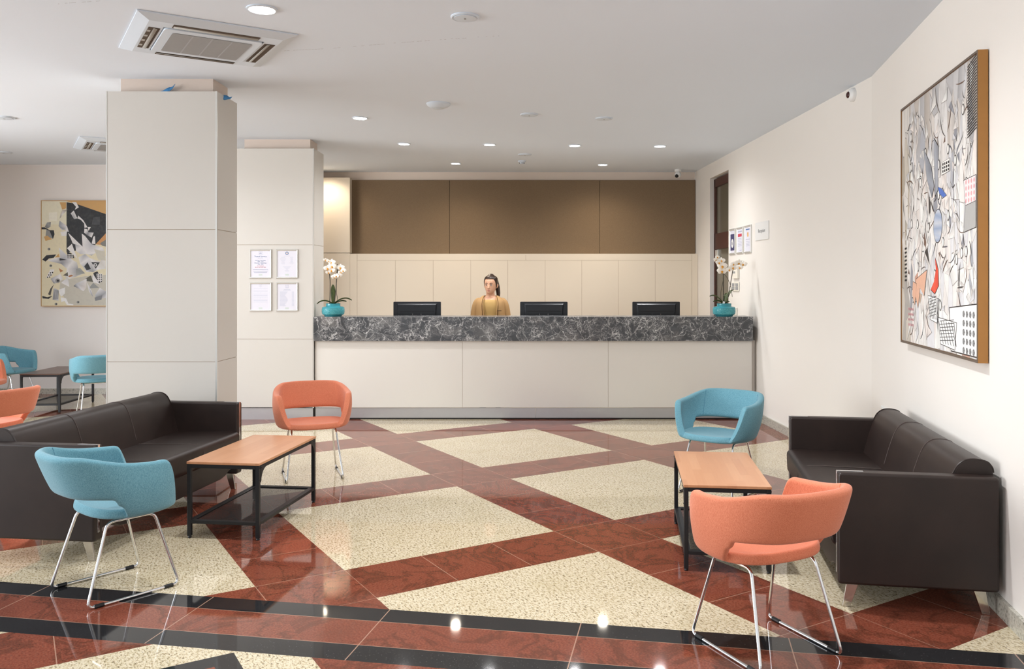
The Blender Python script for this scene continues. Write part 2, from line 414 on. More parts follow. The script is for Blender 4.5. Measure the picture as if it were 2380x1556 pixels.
struct('wall_rear', MB().box((-7.9, 11.6, 0), (-3.2, 12.5, HC)), M['wall2'])
struct('wall_left', MB().box((-7.95, 8.6, 0), (-7.75, 11.6, HC)), M['wall2'])
struct('baseboard_rear', MB().box((-7.75, 11.58, 0), (-3.2, 11.6, .075)), M['skirt'])

# door behind the desk, set into the far wall
dr = sroot('door_1')
W = .05
mb = MB()
def dpt(y0, y1, z0, z1, o0, o1): wseg(mb, far, y0, y1, z0, z1, o0, o1)
dpt(DY0, DY0 + .07, 0, DZ - .02, W, W + .05); dpt(DY1 - .09, DY1 - .02, 0, DZ - .02, W, W + .05)
dpt(DY0, DY1 - .02, DZ - .13, DZ - .02, W, W + .05); dpt(DY0, DY1 - .02, 1.98, 2.19, W, W + .05)
obj('door_frame', mb, M['brownframe'], dr, smooth=False)
mb = MB(); wseg(mb, far, DY0 + .06, DY1 - .09, 2.18, DZ - .12, W + .02, W + .03); obj('transom_pane', mb, M['glass'], dr, smooth=False)
mb = MB(); wseg(mb, far, DY0 + .06, DY1 - .10, .02, 1.99, W + .015, W + .03); obj('door_leaf', mb, M['glass'], dr, smooth=False)
mb = MB(); wseg(mb, far, DY1 - .24, DY1 - .12, 1.87, 1.97, W - .01, W + .04); obj('hinge_clamp', mb, M['silver'], dr, bev=.004)
mb = MB(); wseg(mb, far, 10.0, 12.5, 0, HC, 1.2, 1.25); struct('wall_corridor', mb, M['panel'])

# ------------------------------------------------------------------ columns clad in laminate
def pillar(x0, x1, y0, y1, zt, seams, name):
    r = sroot(name)
    obj('core', MB().box((x0 + .004, y0 + .004, .14), (x1 - .004, y1 - .02, zt - .01)), M['groove'], r, smooth=False)
    obj('plaster_neck', MB().box((x0 + .075, y0 + .08, zt - .3), (x1 - .06, y1 - .05, HC)), M['stub'], r, smooth=False)
    obj('plinth', MB().box((x0 + .012, y0 + .012, 0), (x1 - .012, y1 - .012, .128)), M['plinth'], r, smooth=False)
    zs = [.135] + seams + [zt]
    for a, b in zip(zs, zs[1:]):
        obj('cladding_panel', MB().box((x0, y0, a + .002), (x1 - .012, y0 + .018, b - .002)), M['clad'], r, smooth=False)
        obj('cladding_panel', MB().box((x1 - .018, y0 + .012, a + .002), (x1, y1, b - .002)), M['clad'], r, smooth=False)
        obj('cladding_panel', MB().box((x0, y0 + .02, a + .002), (x0 + .018, y1, b - .002)), M['clad'], r, smooth=False)
    obj('corner_trim', MB().box((x1 - .012, y0 - .002, .13), (x1 + .002, y0 + .012, zt)), M['silver'], r, smooth=False)
    obj('corner_trim', MB().box((x0 - .002, y0 - .002, .13), (x0 + .006, y0 + .012, zt)), M['silver'], r, smooth=False)
    return r
pillar(-3.327, -2.463, 6.60, 7.05, 3.035, [.919, 1.953], 'column')
pillar(-3.32, -2.444, 9.45, 9.90, 3.036, [.902, 1.957], 'column.001')
# scraps of protective film left on the column heads
def scrap(px, py, Y, label, k):
    p = at(px, py, Y); mb = MB(); n = 6; rows = []
    for i in range(n):
        a = i / (n - 1)
        rows.append([(p.x - .055 + a * .12, p.y + .01 * math.sin(i * 2.1), p.z - .045 + a * (.05 if k == 0 else -.02) + .008 * math.sin(i * 1.7)),
                     (p.x - .055 + a * .12 + .012, p.y + .015 + .01 * math.cos(i * 2.), p.z - .01 + a * (.055 if k == 0 else -.03) + .006 * math.cos(i * 2.3))])
    mb.loft(rows, False, False); o = obj('film_scrap', mb, M['blue']); tag(o, label, 'plastic film'); o.modifiers.new('solid', 'SOLIDIFY').thickness = .002
scrap(384, 209, 6.64, 'torn blue film scrap sticking up over the front edge of the nearer column', 0)
scrap(517, 214, 6.74, 'torn blue film scrap over the side edge of the nearer column', 1)

# ------------------------------------------------------------------ back wall fittings
pn = sroot('trim_1')
for a, b in ((817, 1044.3), (1045, 1393.6), (1394.3, 1616)):
    A = at(a, 418, 12.34); B = at(b, 590, 12.34)
    obj('upholstered_panel', MB().box((A.x, 12.34, zat(604, 12.34)), (B.x, 12.39, zat(419, 12.34))), M['panel'], pn, bev=.002)
A = at(813, 412, 12.2); pl = sroot('trim_2')
obj('laminate_panel', MB().box((-3.4, 12.2, zat(588, 12.2)), (A.x, 12.4, zat(413, 12.2))), M['cab'], pl, smooth=False)
obj('laminate_panel', MB().box((-3.4, 12.2, 0), (A.x, 12.4, zat(589.2, 12.2))), M['cab'], pl, smooth=False)
cb = thing('wall_cabinet', 'long built-in cream cabinet with plain flush doors behind the reception desk', 'cabinet', (0, 0, 0))
x0 = at(813, 0, 12.2).x; x1 = at(1622, 0, 12.2).x; zt = zat(590, 12.2); zd = zat(605.5, 12.2)
obj('carcass', MB().box((x0 + .004, 12.204, .02), (x1 - .01, 12.33, zt - .02)), M['groove'], cb, smooth=False)
seams = [830, 919, 1007, 1094, 1180, 1267, 1352, 1437, 1523, 1608]
gx = .0018
def cbx(a, b, z0, z1, name):
    A = at(a, 0, 12.2).x; B = at(b, 0, 12.2).x
    obj(name, MB().box((A + gx, 12.2, z0 + gx), (B - gx, 12.222, z1 - gx)), M['cab'], cb, smooth=False)
cbx(813, 830, 0, zt, 'side_rail'); cbx(1608, 1622, 0, zt, 'side_rail'); cbx(830, 1222, zd, zt, 'top_rail'); cbx(1222, 1608, zd, zt, 'top_rail')
for a, b in zip(seams, seams[1:]): cbx(a, b, .02, zd, 'door')
obj('top_board', MB().box((x0 + .004, 12.206, zt - .02), (x1 - .012, 12.34, zt - .001)), M['cab'], cb, smooth=False)

# ------------------------------------------------------------------ reception counter
ct = thing('reception_counter', 'long cream-fronted reception counter under grey marble', 'counter')
XL, XR = -2.441, 2.462
xs = [XL + .006, at(1075, 0, 9.47).x, at(1413.5, 0, 9.47).x, XR]
for a, b in zip(xs, xs[1:]):
    obj('front_panel', MB().box((a + .0015, 9.47, .133), (b - .0015, 9.49, .881)), M['clad2'], ct, smooth=False)
obj('body', MB().box((XL + .01, 9.4735, .134), (XR - .001, 9.6, .88)), M['groove'], ct, smooth=False)
xm = at(1245, 0, 9.5).x
for a, b in ((XL + .01, xm), (xm + .002, XR)): obj('plinth', MB().box((a, 9.478, .016), (b, 9.484, .128)), M['plinth'], ct, smooth=False)
obj('side_filler', MB().box((XR, 9.53, .0), (2.511, 9.56, .881)), M['wall'], ct, smooth=False)
obj('base_gap', MB().box((XL + .012, 9.484, 0), (XR, 9.58, .03)), M['dark'], ct, smooth=False)
obj('work_surface', MB().box((XL + .02, 9.6, .735), (XR - .06, 10.25, .765)), M['clad'], ct, bev=.003)
obj('side_leg', MB().box((XL + .02, 9.6, 0), (XL + .05, 10.2, .735)), M['clad'], ct, smooth=False)
obj('side_leg', MB().box((XR - .1, 9.6, 0), (XR - .07, 10.2, .735)), M['clad'], ct, smooth=False)
st = thing('stone_countertop', 'thick dark grey white-veined marble top along the reception counter', 'countertop')
xs = [XL, at(1073, 0, 9.42).x, at(1412, 0, 9.42).x, at(1750.5, 0, 9.42).x]
for a, b in zip(xs, xs[1:]):
    mb = MB().box((a + .0006, 9.42, .881), (b - .0006, 9.80, 1.152)); obj('marble_slab', mb, M['marble'], st, bev=.003)

# monitors, seen from the back
def monitor():
    t = thing('computer_monitor', 'm', 'monitor', group='monitors behind the reception counter')
    P = roundpoly([(-.28, -.165), (.28, -.165), (.28, .165), (-.28, .165)], .012)
    obj('screen_housing', MB().prism(P, 0, .022, lambda a, b, h: (a, -h, b + .375)), M['moni'], t, bev=.004)
    P = [(-.215, -.15), (.215, -.15), (.235, .145), (-.235, .145)]; P2 = [(-.205, -.14), (.205, -.14), (.222, .13), (-.222, .13)]
    obj('back_shell', MB().loft([[(a, -.022, b + .375) for a, b in P], [(a, -.04, b + .375) for a, b in P2]]), M['moni'], t, bev=.003)
    obj('vent_groove', MB().box((-.205, -.0412, .425), (.205, -.038, .432)), M['dark'], t)
    for sx in (-.05, .05): obj('screw', MB().lathe([(.0035, 0), (.0035, .002)], 10), M['steel'], t).matrix_local = Matrix.Translation((sx, -.041, .395)) @ Matrix.Rotation(PI / 2, 4, 'X')
    obj('neck', MB().box((-.035, -.05, .012), (.035, -.02, .30)), M['blackpl'], t, bev=.005)
    obj('foot_plate', MB().prism(roundpoly([(-.12, -.1), (.12, -.1), (.12, .09), (-.12, .09)], .03), 0, .012, lambda a, b, h: (a, b, h)), M['blackpl'], t, bev=.003)
    return t
def text_mb(s, size, fr, mb=None, align='CENTER', off=.0006, sx=1.):
    cu = bpy.data.curves.new('t', 'FONT'); cu.body = s; cu.size = size; cu.align_x = align; cu.resolution_u = 2
    o = bpy.data.objects.new('t', cu); C.objects.link(o)
    dg = bpy.context.evaluated_depsgraph_get(); me = bpy.data.meshes.new_from_object(o.evaluated_get(dg))
    mb = mb or MB()
    mb.add([(fr[0] + v.co.x * sx, -off + fr[2], fr[1] + v.co.y) for v in me.vertices], [tuple(p.vertices) for p in me.polygons])
    bpy.data.objects.remove(o); bpy.data.curves.remove(cu); bpy.data.meshes.remove(me); return mb
mon = monitor()
mp = [(970, 702, 'computer monitor at the column end of the counter, maker name on its back'), (1264, 703.5, 'computer monitor directly beside the woman, between her and the door side'), (1524.5, 702.5, 'computer monitor at the door end of the counter, near the blue orchid pot')]
for i, (px, py, lb) in enumerate(mp):
    Y = 9.98; p = at(px, py, Y); z = .7665
    o = mon if i == 0 else dup(mon, (0, 0, 0), 0, lb)
    o.location = (p.x, Y, z); o.rotation_euler = (0, 0, (0, 0, 0)[i]); o['label'] = lb
obj('maker_name', text_mb('PHILIPS', .019, (0, .475, -.0405), sx=1.15), M['dark'], mon, smooth=False)

# ------------------------------------------------------------------ wall frames and signs
def wframe(name, label, cat, w, h, loc, rz, group, fw=.018, mat=None):
    t = thing(name, label, cat, loc, rz, group)
    prof = [(0, 0), (.001, -.008), (fw * .4, -.014), (fw * .8, -.011), (fw, -.005)]
    rings = []
    for d, y in prof:
        rings.append([(-w / 2 + d, y, -h / 2 + d), (w / 2 - d, y, -h / 2 + d), (w / 2 - d, y, h / 2 - d), (-w / 2 + d, y, h / 2 - d)])
    obj('snap_frame', MB().loft(rings, True, False), mat or M['silver'], t, ang=20)
    pp = obj('paper_sheet', MB().box((-w / 2 + .01, -.005, -h / 2 + .01), (w / 2 - .01, -.002, h / 2 - .01)), M['paper'], t, smooth=False)
    return t, pp
YF = 9.4475
def bars(rows, o=-.0054):
    mb = MB()
    for x0, x1, z, th in rows: mb.quad([(x0, o, z - th / 2), (x1, o, z - th / 2), (x1, o, z + th / 2), (x0, o, z + th / 2)])
    return mb
def frame_at(x0, x1, y0, y1, label):
    a = at(x0, y0, YF); b = at(x1, y1, YF)
    return wframe('notice_frame', label, 'framed notice', b.x - a.x, a.z - b.z, ((a.x + b.x) / 2, YF, (a.z + b.z) / 2), 0, 'silver notice frames on the rear column')
def sq(x, z, s, w, o=-.0055):
    mb = MB()
    for a in ((x - s, z - s, x + s, z - s + w), (x - s, z + s - w, x + s, z + s), (x - s, z - s, x - s + w, z + s), (x + s - w, z - s, x + s, z + s)):
        mb.quad([(a[0], o, a[1]), (a[2], o, a[1]), (a[2], o, a[3]), (a[0], o, a[3])])
    return mb
k = (YF / FPX) / 18.31       # metres per zoomed pixel on this column
t, p = frame_at(580, 631.6, 580, 647.2, 'silver frame with the towel service times in blue and red print')
def L(s, size, zx, mat, zpx, par=None, off=-.0052): return obj('lettering', text_mb(s, size, (0, (721 - zpx) * k, off)), mat, par or p, smooth=False)
L('Towel Service', .024, 0, M['inkb'], 440); L('Opening Time:', .010, 0, M['ink'], 490)
L('Morning - Vormittags', .0135, 0, M['inkb'], 595); L('09:00 - 12:00', .0125, 0, M['inkb'], 645)
L('Afternoon - Nachmittags', .0135, 0, M['inkb'], 703); L('15:00 - 18:00', .0125, 0, M['inkb'], 757)
L('AT THE POOL', .0125, 0, M['inkr'], 828); L('FROM THE POOL BOY', .0125, 0, M['inkr'], 882)
lg = sq(0, (721 - 270) * k, 70 * k, 5 * k); obj('logo', lg, M['ink'], p, smooth=False); L('JTB', .016, 0, M['inkb'], 292)
obj('text_block', bars([(-.085, .085, (721 - z) * k, .0022) for z in (955, 972, 985)] + [(-.08 + .003 * i, .08 - .003 * i, (721 - 1050 - 18 * i) * k, .0022) for i in range(4)]), M['ink'], p, smooth=False)
obj('stamp', bars([(-.02, .02, (721 - 1190) * k, .018)]), M['inkg'], p, smooth=False)
t, p = frame_at(641.7, 693, 580, 647.2, 'silver frame on the rear column with a round blue emblem heading its sheet')
mb = MB(); n = 28; r0, r1 = 45 * k, 68 * k; zc = (721 - 272) * k
for i in range(n):
    a, b = 2 * PI * i / n, 2 * PI * (i + 1) / n
    mb.quad([(r0 * math.cos(a), -.0056, zc + r0 * math.sin(a)), (r0 * math.cos(b), -.0056, zc + r0 * math.sin(b)), (r1 * math.cos(b), -.0056, zc + r1 * math.sin(b)), (r1 * math.cos(a), -.0056, zc + r1 * math.sin(a))])
obj('emblem_ring', mb, M['inkb'], p, smooth=False); obj('emblem_centre', bars([(-16 * k, 16 * k, zc, 34 * k)], -.0056), M['lip'], p, smooth=False)
rows = [(-140 * k, 140 * k, (721 - 385) * k, .0028), (-.066, -.02, (721 - 440) * k, .003), (.034, .07, (721 - 440) * k, .003)]
for i, hw in enumerate((125, 120, 90, 90, 60, 80, 80, 75)): rows.append((-165 * k - hw * k, -165 * k + hw * k, (721 - 492 - 34 * i) * k, .0022))
for i, hw in enumerate((45, 55, 55, 40, 45, 60, 45, 110, 75)): rows.append((200 * k - hw * k, 200 * k + hw * k, (721 - 490 - 28 * i) * k, .0022))
for i, hw in enumerate((170, 130, 90, 40, 50, 80, 80)): rows.append((-hw * k, hw * k, (721 - 850 - 32 * i) * k, .0026))
obj('text_block', bars(rows), M['inkf'], p, smooth=False); obj('stamp', bars([(-.02, .02, (721 - 1190) * k, .018)]), M['inkg'], p, smooth=False)
t, p = frame_at(580, 631.8, 657, 723.6, 'silver frame with full-width pale paragraphs, directly below the towel service frame')
obj('logo', sq(0, (721 - 245) * k, 50 * k, 5 * k), M['ink'], p, smooth=False); L('i', .02, 0, M['inkb'], 275)
rows = [(-.078, .078, (721 - z) * k, .0026) for z in (375, 440, 495, 600, 655, 675, 735, 820, 875, 895, 950)] + [(-8 * k, 8 * k, (721 - z) * k, .004) for z in (335, 550, 775)]
obj('text_block', bars(rows), M['inkf'], p, smooth=False); obj('stamp', bars([(-.02, .02, (721 - 1210) * k, .018)]), M['inkg'], p, smooth=False)
t, p = frame_at(641.9, 693, 657, 723.6, 'silver frame with a two-column list, directly below the round-emblem frame')
obj('logo', sq(0, (721 - 285) * k, 62 * k, 9 * k), M['ink'], p, smooth=False); L('i', .03, 0, M['inkb'], 330)
rows = [(-140 * k, 140 * k, (721 - 412) * k, .0045), (-165 * k, 165 * k, (721 - 452) * k, .0045)]
pr = []
for i in range(23): rows.append((-310 * k, (-100 + 130 * abs(math.sin(i * .22 + 1.9))) * k, (721 - 505 - 27.5 * i) * k, .003)); pr.append((205 * k, 300 * k, (721 - 505 - 27.5 * i) * k, .003))
obj('text_block', bars(pr), M['inkf'], p, smooth=False); obj('text_block', bars(rows), M['inkf'], p, smooth=False); obj('stamp', bars([(-.02, .02, (721 - 1210) * k, .018)]), M['inkg'], p, smooth=False)

def fwall(px0, px1, py0, py1, o=-.001):       # box on the far right wall from picture corners
    ya, yb = fy(px0), fy(px1); ym = (ya + yb) / 2; za, zb = zat(py0, ym), zat(py1, ym)
    x, y = far(ym, o); return (x, y, (za + zb) / 2), abs(ya - yb), za - zb
for i, (a, b, c, d, lb) in enumerate(((1696.7, 1710.2, 532, 593, 'narrow-looking silver frame with a dark blue certificate, next to the doorway'), (1713.4, 1728.2, 528.5, 591, 'silver frame with a red heading block, middle of the three beside the doorway'), (1731.4, 1747.6, 523.5, 589.5, 'silver frame with pale print, next to the reception sign'))):
    loc, w, h = fwall(a, b, c, d)
    t, p = wframe('notice_frame', lb, 'framed notice', w, h, loc, AF, 'silver notice frames beside the doorway', fw=.026)
    if i == 0:
        obj('dark_print', bars([(-w * .33, w * .33, -h * .02, h * .62)], -.0053), M['navy'], p, smooth=False)
        mb = MB(); mb.add([(.055 * math.cos(2 * PI * j / 24), -.0056, -.02 + .055 * math.sin(2 * PI * j / 24)) for j in range(24)], [tuple(range(24))]); obj('seal', mb, M['white'], p, smooth=False)
        obj('lettering', text_mb('8.6', .05, (0, -.035, -.0056)), M['navy'], p, smooth=False)
    elif i == 1:
        obj('red_block', bars([(-w * .3, w * .3, h * .2, .035)], -.0053), M['inkr'], p, smooth=False)
        obj('text_block', bars([(-w * .32, w * .32, h * .34, .014)] + [(-w * .3, w * .3, h * (.08 - .055 * j), .004) for j in range(6)] + [(-.01, w * .3, -h * .36, .006)], -.0053), M['ink'], p, smooth=False)
    else:
        obj('heading', bars([(-w * .3, w * .25, h * .35, .012)], -.0053), M['inkb'], p, smooth=False)
        obj('text_block', bars([(-w * .3, w * .3, h * .0, .006)] + [(-w * .25, w * .25, h * (-.08 - .05 * j), .004) for j in range(4)], -.0053), M['ink'], p, smooth=False)
        obj('emblem', bars([(-.02, .02, h * .17, .05)], -.0053), M['lip'], p, smooth=False)
loc, w, h = fwall(1757, 1788, 516, 558)
t = thing('reception_sign', 'square white sign reading Reception on the wall beside the doorway', 'sign', loc, AF)
obj('sign_board', MB().box((-w / 2, -.009, -h / 2), (w / 2, 0, h / 2)), M['white'], t, bev=.002)
obj('lettering', text_mb('Reception', .058, (0, -.016, -.0092), sx=1.), M['inkk'], t, smooth=False)
def wallbox(name, label, cat, px0, px1, py0, py1, d, kind):
    loc, w, h = fwall(px0, px1, py0, py1); t = thing(name, label, cat, loc, AF)
    obj('housing', MB().box((-w / 2, -d, -h / 2), (w / 2, 0, h / 2)), M['offw'], t, bev=.006)
    if kind == 'thermo':
        obj('display', MB().box((-w * .3, -d - .002, h * .0), (w * .15, -d + .002, h * .2)), M['grey'], t, bev=.001)
    elif kind == 'switch':
        for sx in (-.25, .25):
            obj('rocker', MB().box((w * sx - w * .17, -d - .004, h * .02), (w * sx + w * .17, -d + .002, h * .34)), M['grey'], t, bev=.001)
            obj('rocker', MB().box((w * sx - w * .17, -d - .004, -h * .34), (w * sx + w * .17, -d + .002, -h * .02)), M['grey'], t, bev=.001)
    elif kind == 'socket':
        mb = MB().lathe([(.024, 0), (.024, .003), (.02, .003), (.019, 0)], 20); obj('socket_well', mb, M['white'], t).matrix_local = Matrix.Translation((0, -d, 0)) @ Matrix.Rotation(PI / 2, 4, 'X')
wallbox('thermostat', 'cream thermostat box on the wall behind the orchid flowers', 'thermostat', 1706, 1719, 624, 648, .03, 'thermo')
wallbox('light_switch', 'cream wall plate with grey rocker switches below the thermostat', 'switch', 1702.5, 1719, 655.5, 677.5, .012, 'switch')
wallbox('wall_socket', 'cream socket plate low behind the orchid pot by the doorway', 'socket', 1705, 1714, 715, 733, .012, 'socket')
# double socket above the sofa on the near wall
def nwall(px, py): 
    Y = 1.49 / ((px - CX) / FPX - .176); return (*near(Y, -.001), zat(py, Y))
t = thing('wall_socket', 'white double socket with a black insert, above the sofa arm', 'socket', nwall(2058, 960), AN)
obj('plate', MB().box((-.085, -.012, -.042), (.0, 0, .042)), M['white'], t, bev=.004); obj('plate', MB().box((.002, -.012, -.042), (.085, 0, .042)), M['white'], t, bev=.004)
mb = MB().lathe([(.026, 0), (.026, .004), (.022, .004), (.02, 0)], 20); obj('socket_well', mb, M['offw'], t).matrix_local = Matrix.Translation((-.043, -.012, 0)) @ Matrix.Rotation(PI / 2, 4, 'X')
obj('black_insert', MB().box((.02, -.016, -.026), (.068, -.01, .026)), M['blackpl'], t, bev=.002)

# ------------------------------------------------------------------ ceiling fittings
def downlight(label, r=.08):
    t = thing('ceiling_downlight', label, 'downlight', group='lit round ceiling downlights')
    obj('trim_ring', MB().lathe([(r, 0), (r, -.006), (r * .86, -.009), (r * .8, -.004), (r * .8, 0)], 36, cap=False), M['acw'], t)
    obj('diffuser', MB().lathe([(r * .8, -.003), (r * .5, -.0055), (.004, -.006)], 36), M['light'], t)
    return t
dls = [((609, 20.5), .089, 'large round downlight beside the near air conditioner'), ((837, 274), .078, 'lit downlight by the head of the rear column, before the counter'), ((939, 334), .076, 'first lit downlight of the row of four, above the column end of the counter'), ((1138, 336), .076, 'second lit downlight of the row of four, above the woman'), ((1336, 338), .076, 'third lit downlight of the row of four over the counter'), ((1534, 339.5), .076, 'last lit downlight of the row of four, nearest the doorway wall'), ((1059, 380), .074, 'lit downlight by the back wall, the one nearer the column'), ((1401, 382.5), .074, 'lit downlight by the back wall, the one nearer the doorway')]
d0 = None; dlpos = []
for (px, r, lb) in [(p, r, l) for p, r, l in dls]:
    p = onceil(*px)
    if d0 is None: o = d0 = downlight(lb, .08)
    else: o = dup(d0, p, 0, lb)
    o.location = p; o.scale = (r / .08,) * 3; dlpos.append(p)
def disc(px, label, r, name='ceiling_speaker'):
    t = thing(name, label, 'ceiling speaker', onceil(*px), 0, 'flat white ceiling speakers')
    obj('rim', MB().lathe([(r, 0), (r, -.006), (r * .93, -.011), (r * .78, -.008), (r * .77, -.004), (r * .77, 0)], 36, cap=False), M['acw'], t)
    obj('grille', MB().lathe([(r * .77, -.004), (r * .77, -.012), (r * .5, -.014), (.004, -.014)], 36), M['acw'], t)
    obj('badge', MB().box((-.006, -.012, -.0155), (.006, .012, -.0135)), M['grey'], t)
disc((1081, 38.5), 'round white ceiling speaker with a grey badge, alone beyond the large downlight', .087)
disc((1230, 266), 'round white ceiling speaker just past the domed access point', .085)
disc((1404, 275), 'round white ceiling speaker nearest the wall with the big painting', .085)
disc((1220, 359), 'round white ceiling speaker just before the smoke detector', .085)
disc((10, 273), 'round white speaker on the lounge ceiling, nearer of the two there', .1)
disc((8, 354), 'round white speaker on the lounge ceiling, farther of the two there', .1)
t = thing('access_point', 'domed white wireless access point on the ceiling', 'access point', onceil(1019, 241))
r = .108; obj('dome', MB().lathe([(r, 0), (r, -.008), (r * .9, -.022), (r * .6, -.04), (r * .55, -.041), (r * .3, -.048), (.004, -.05)], 40), M['acw'], t)
obj('led_ring', MB().lathe([(r * .42, -.0455), (r * .40, -.0465), (r * .38, -.0465), (r * .37, -.045)], 32, cap=False), M['inkg'], t)
t = thing('smoke_detector', 'small white smoke detector on the ceiling near the back wall', 'smoke detector', onceil(1213, 374))
obj('base_ring', MB().lathe([(.052, 0), (.052, -.014), (.046, -.02), (.004, -.02)], 28), M['acw'], t)
obj('sensor_head', MB().lathe([(.034, -.018), (.03, -.04), (.018, -.044), (.004, -.044)], 24), M['acw'], t)
for a in range(6): obj('sensor_slot', MB().box((-.005, -.003, -.037), (.005, .003, -.029)), M['dark'], t).matrix_local = Matrix.Rotation(a * PI / 3, 4, 'Z') @ Matrix.Translation((0, -.0325, 0))
t = thing('security_camera', 'white dome security camera with a black lens under the ceiling at the back wall', 'security camera', (2.085, 12.1, HC))
obj('mount', MB().lathe([(.048, 0), (.048, -.03), (.044, -.036), (.004, -.036)], 28), M['white'], t)
obj('ball_housing', MB().sphere((0, -.008, -.075), .047, 24, 14), M['white'], t)
obj('lens', MB().sphere((-.022, -.038, -.098), .026, 20, 12), M['blackpl'], t)
Y = 6.93; X = far(Y)[0]
t = thing('motion_sensor', 'round white motion sensor with a dark lens high on the wall', 'motion sensor', (X, Y, zat(219, 6.9)), AF)
m4 = Matrix.Rotation(PI / 2, 4, 'X')
o = obj('housing', MB().lathe([(.056, 0), (.056, .02), (.05, .03), (.03, .046), (.004, .048)], 32), M['white'], t); o.matrix_local = m4
o = obj('lens', MB().sphere((0, 0, 0), .028, 20, 12, (1, 1, .6)), plain('sensor_lens', (70, 36, 32), .15), t); o.matrix_local = Matrix.Translation((0, -.044, 0)) @ m4

# cassette air conditioners
def cassette(label, loc, rz):
    t = thing('air_conditioner', label, 'air conditioner', loc, rz, 'white ceiling cassette air conditioners')
    def sqr(s, z, c=.0): return [(-s, -s, z), (s, -s, z), (s, s, z), (-s, s, z)]
    obj('cover_frame', MB().loft([sqr(.475, -.001), sqr(.475, -.008), sqr(.40, -.034), sqr(.305, -.036), sqr(.305, -.01)], True, False), M['acw'], t, ang=12)
    obj('centre_panel', MB().loft([[(a, b, -.012) for a, b in roundpoly([(-.3, -.3), (.3, -.3), (.3, .3), (-.3, .3)], .04)], [(a, b, -.044) for a, b in roundpoly([(-.3, -.3), (.3, -.3), (.3, .3), (-.3, .3)], .04)]]), M['acw'], t, bev=.004)
    g = obj('intake_grille', MB().prism(roundpoly([(-.245, -.235), (.245, -.235), (.245, .235), (-.245, .235)], .02), .0, .003, lambda a, b, h: (a, b, -.0442 - h)), M['grey'], t)
    for x in (-.12, 0, .12): obj('grille_bar', MB().box((x - .004, -.23, -.0478), (x + .004, .23, -.0465)), plain('grille_bar', (172, 175, 178), .6) if 'gb' not in M else M['gb'], t)
    for q in range(4):
        m = Matrix.Rotation(q * PI / 2, 4, 'Z')
        mb = MB().box((-.26, .318, -.0375), (.26, .385, -.0335)); o = obj('outlet_slot', mb, M['gap'], t); o.matrix_local = m
        mb = MB().loft([[(-.255, .335, -.044), (.255, .335, -.044)], [(-.255, .352, -.040), (.255, .352, -.040)], [(-.255, .362, -.033), (.255, .362, -.033)]], False, False)
        o = obj('louver', mb, M['louv'], t); o.modifiers.new('s', 'SOLIDIFY').thickness = .004; o.matrix_local = m
        if q == 1:
            for j in range(4): o2 = obj('vane', MB().box((-.2 + j * .12, .365, -.0385), (-.16 + j * .12, .384, -.0372)), M['louv'], t); o2.matrix_local = m
    return t
a1 = cassette('large square white air conditioner cassette above and before the nearer column', (-2.17, 5.62, HC), R(32))
a2 = dup(a1, (-4.83, 9.95, HC), R(32), 'distant white air conditioner cassette half hidden by the column')
# ------------------------------------------------------------------ tub chairs on chrome sled frames
def sm(x): x = max(0., min(1., x)); return x * x * (3 - 2 * x)
def spow(v, p): return math.copysign(abs(v) ** p, v)
def shell_pt(phi, t):
    """phi 0 = middle of the back, +-pi = front edge; t<=0 seat ring (t=-1 centre), t 0..1 up the wall"""
    s, c = math.sin(phi), math.cos(phi); p = .74
    bx = .256 * spow(s, p); by = -(.180 if c > 0 else .225) * spow(c, .86) + .02
    zb = .418
    if t <= 0:
        r = 1 + t
        return Vector((bx * r, by * r + .01 * (1 - r), zb + .012 * r ** 4 - .004))
    a = abs(phi); h = 1 - sm((a - R(112)) / R(29))
    tx = .276 * spow(s, .68); ty = -(.335 if c > 0 else .246) * spow(c, .78) + .01
    zt = .722 - .056 * sm((a - R(38)) / R(62))
    g = t * h
    k = g ** .8; ky = g ** (.62 if c > 0 else 1.)
    out = .014 * math.sin(PI * min(1, g)) * abs(s) ** 1.5
    return Vector((bx + (tx - bx) * k + out * spow(s, 1), by + (ty - by) * ky, zb + .008 + (zt - zb - .008) * g))
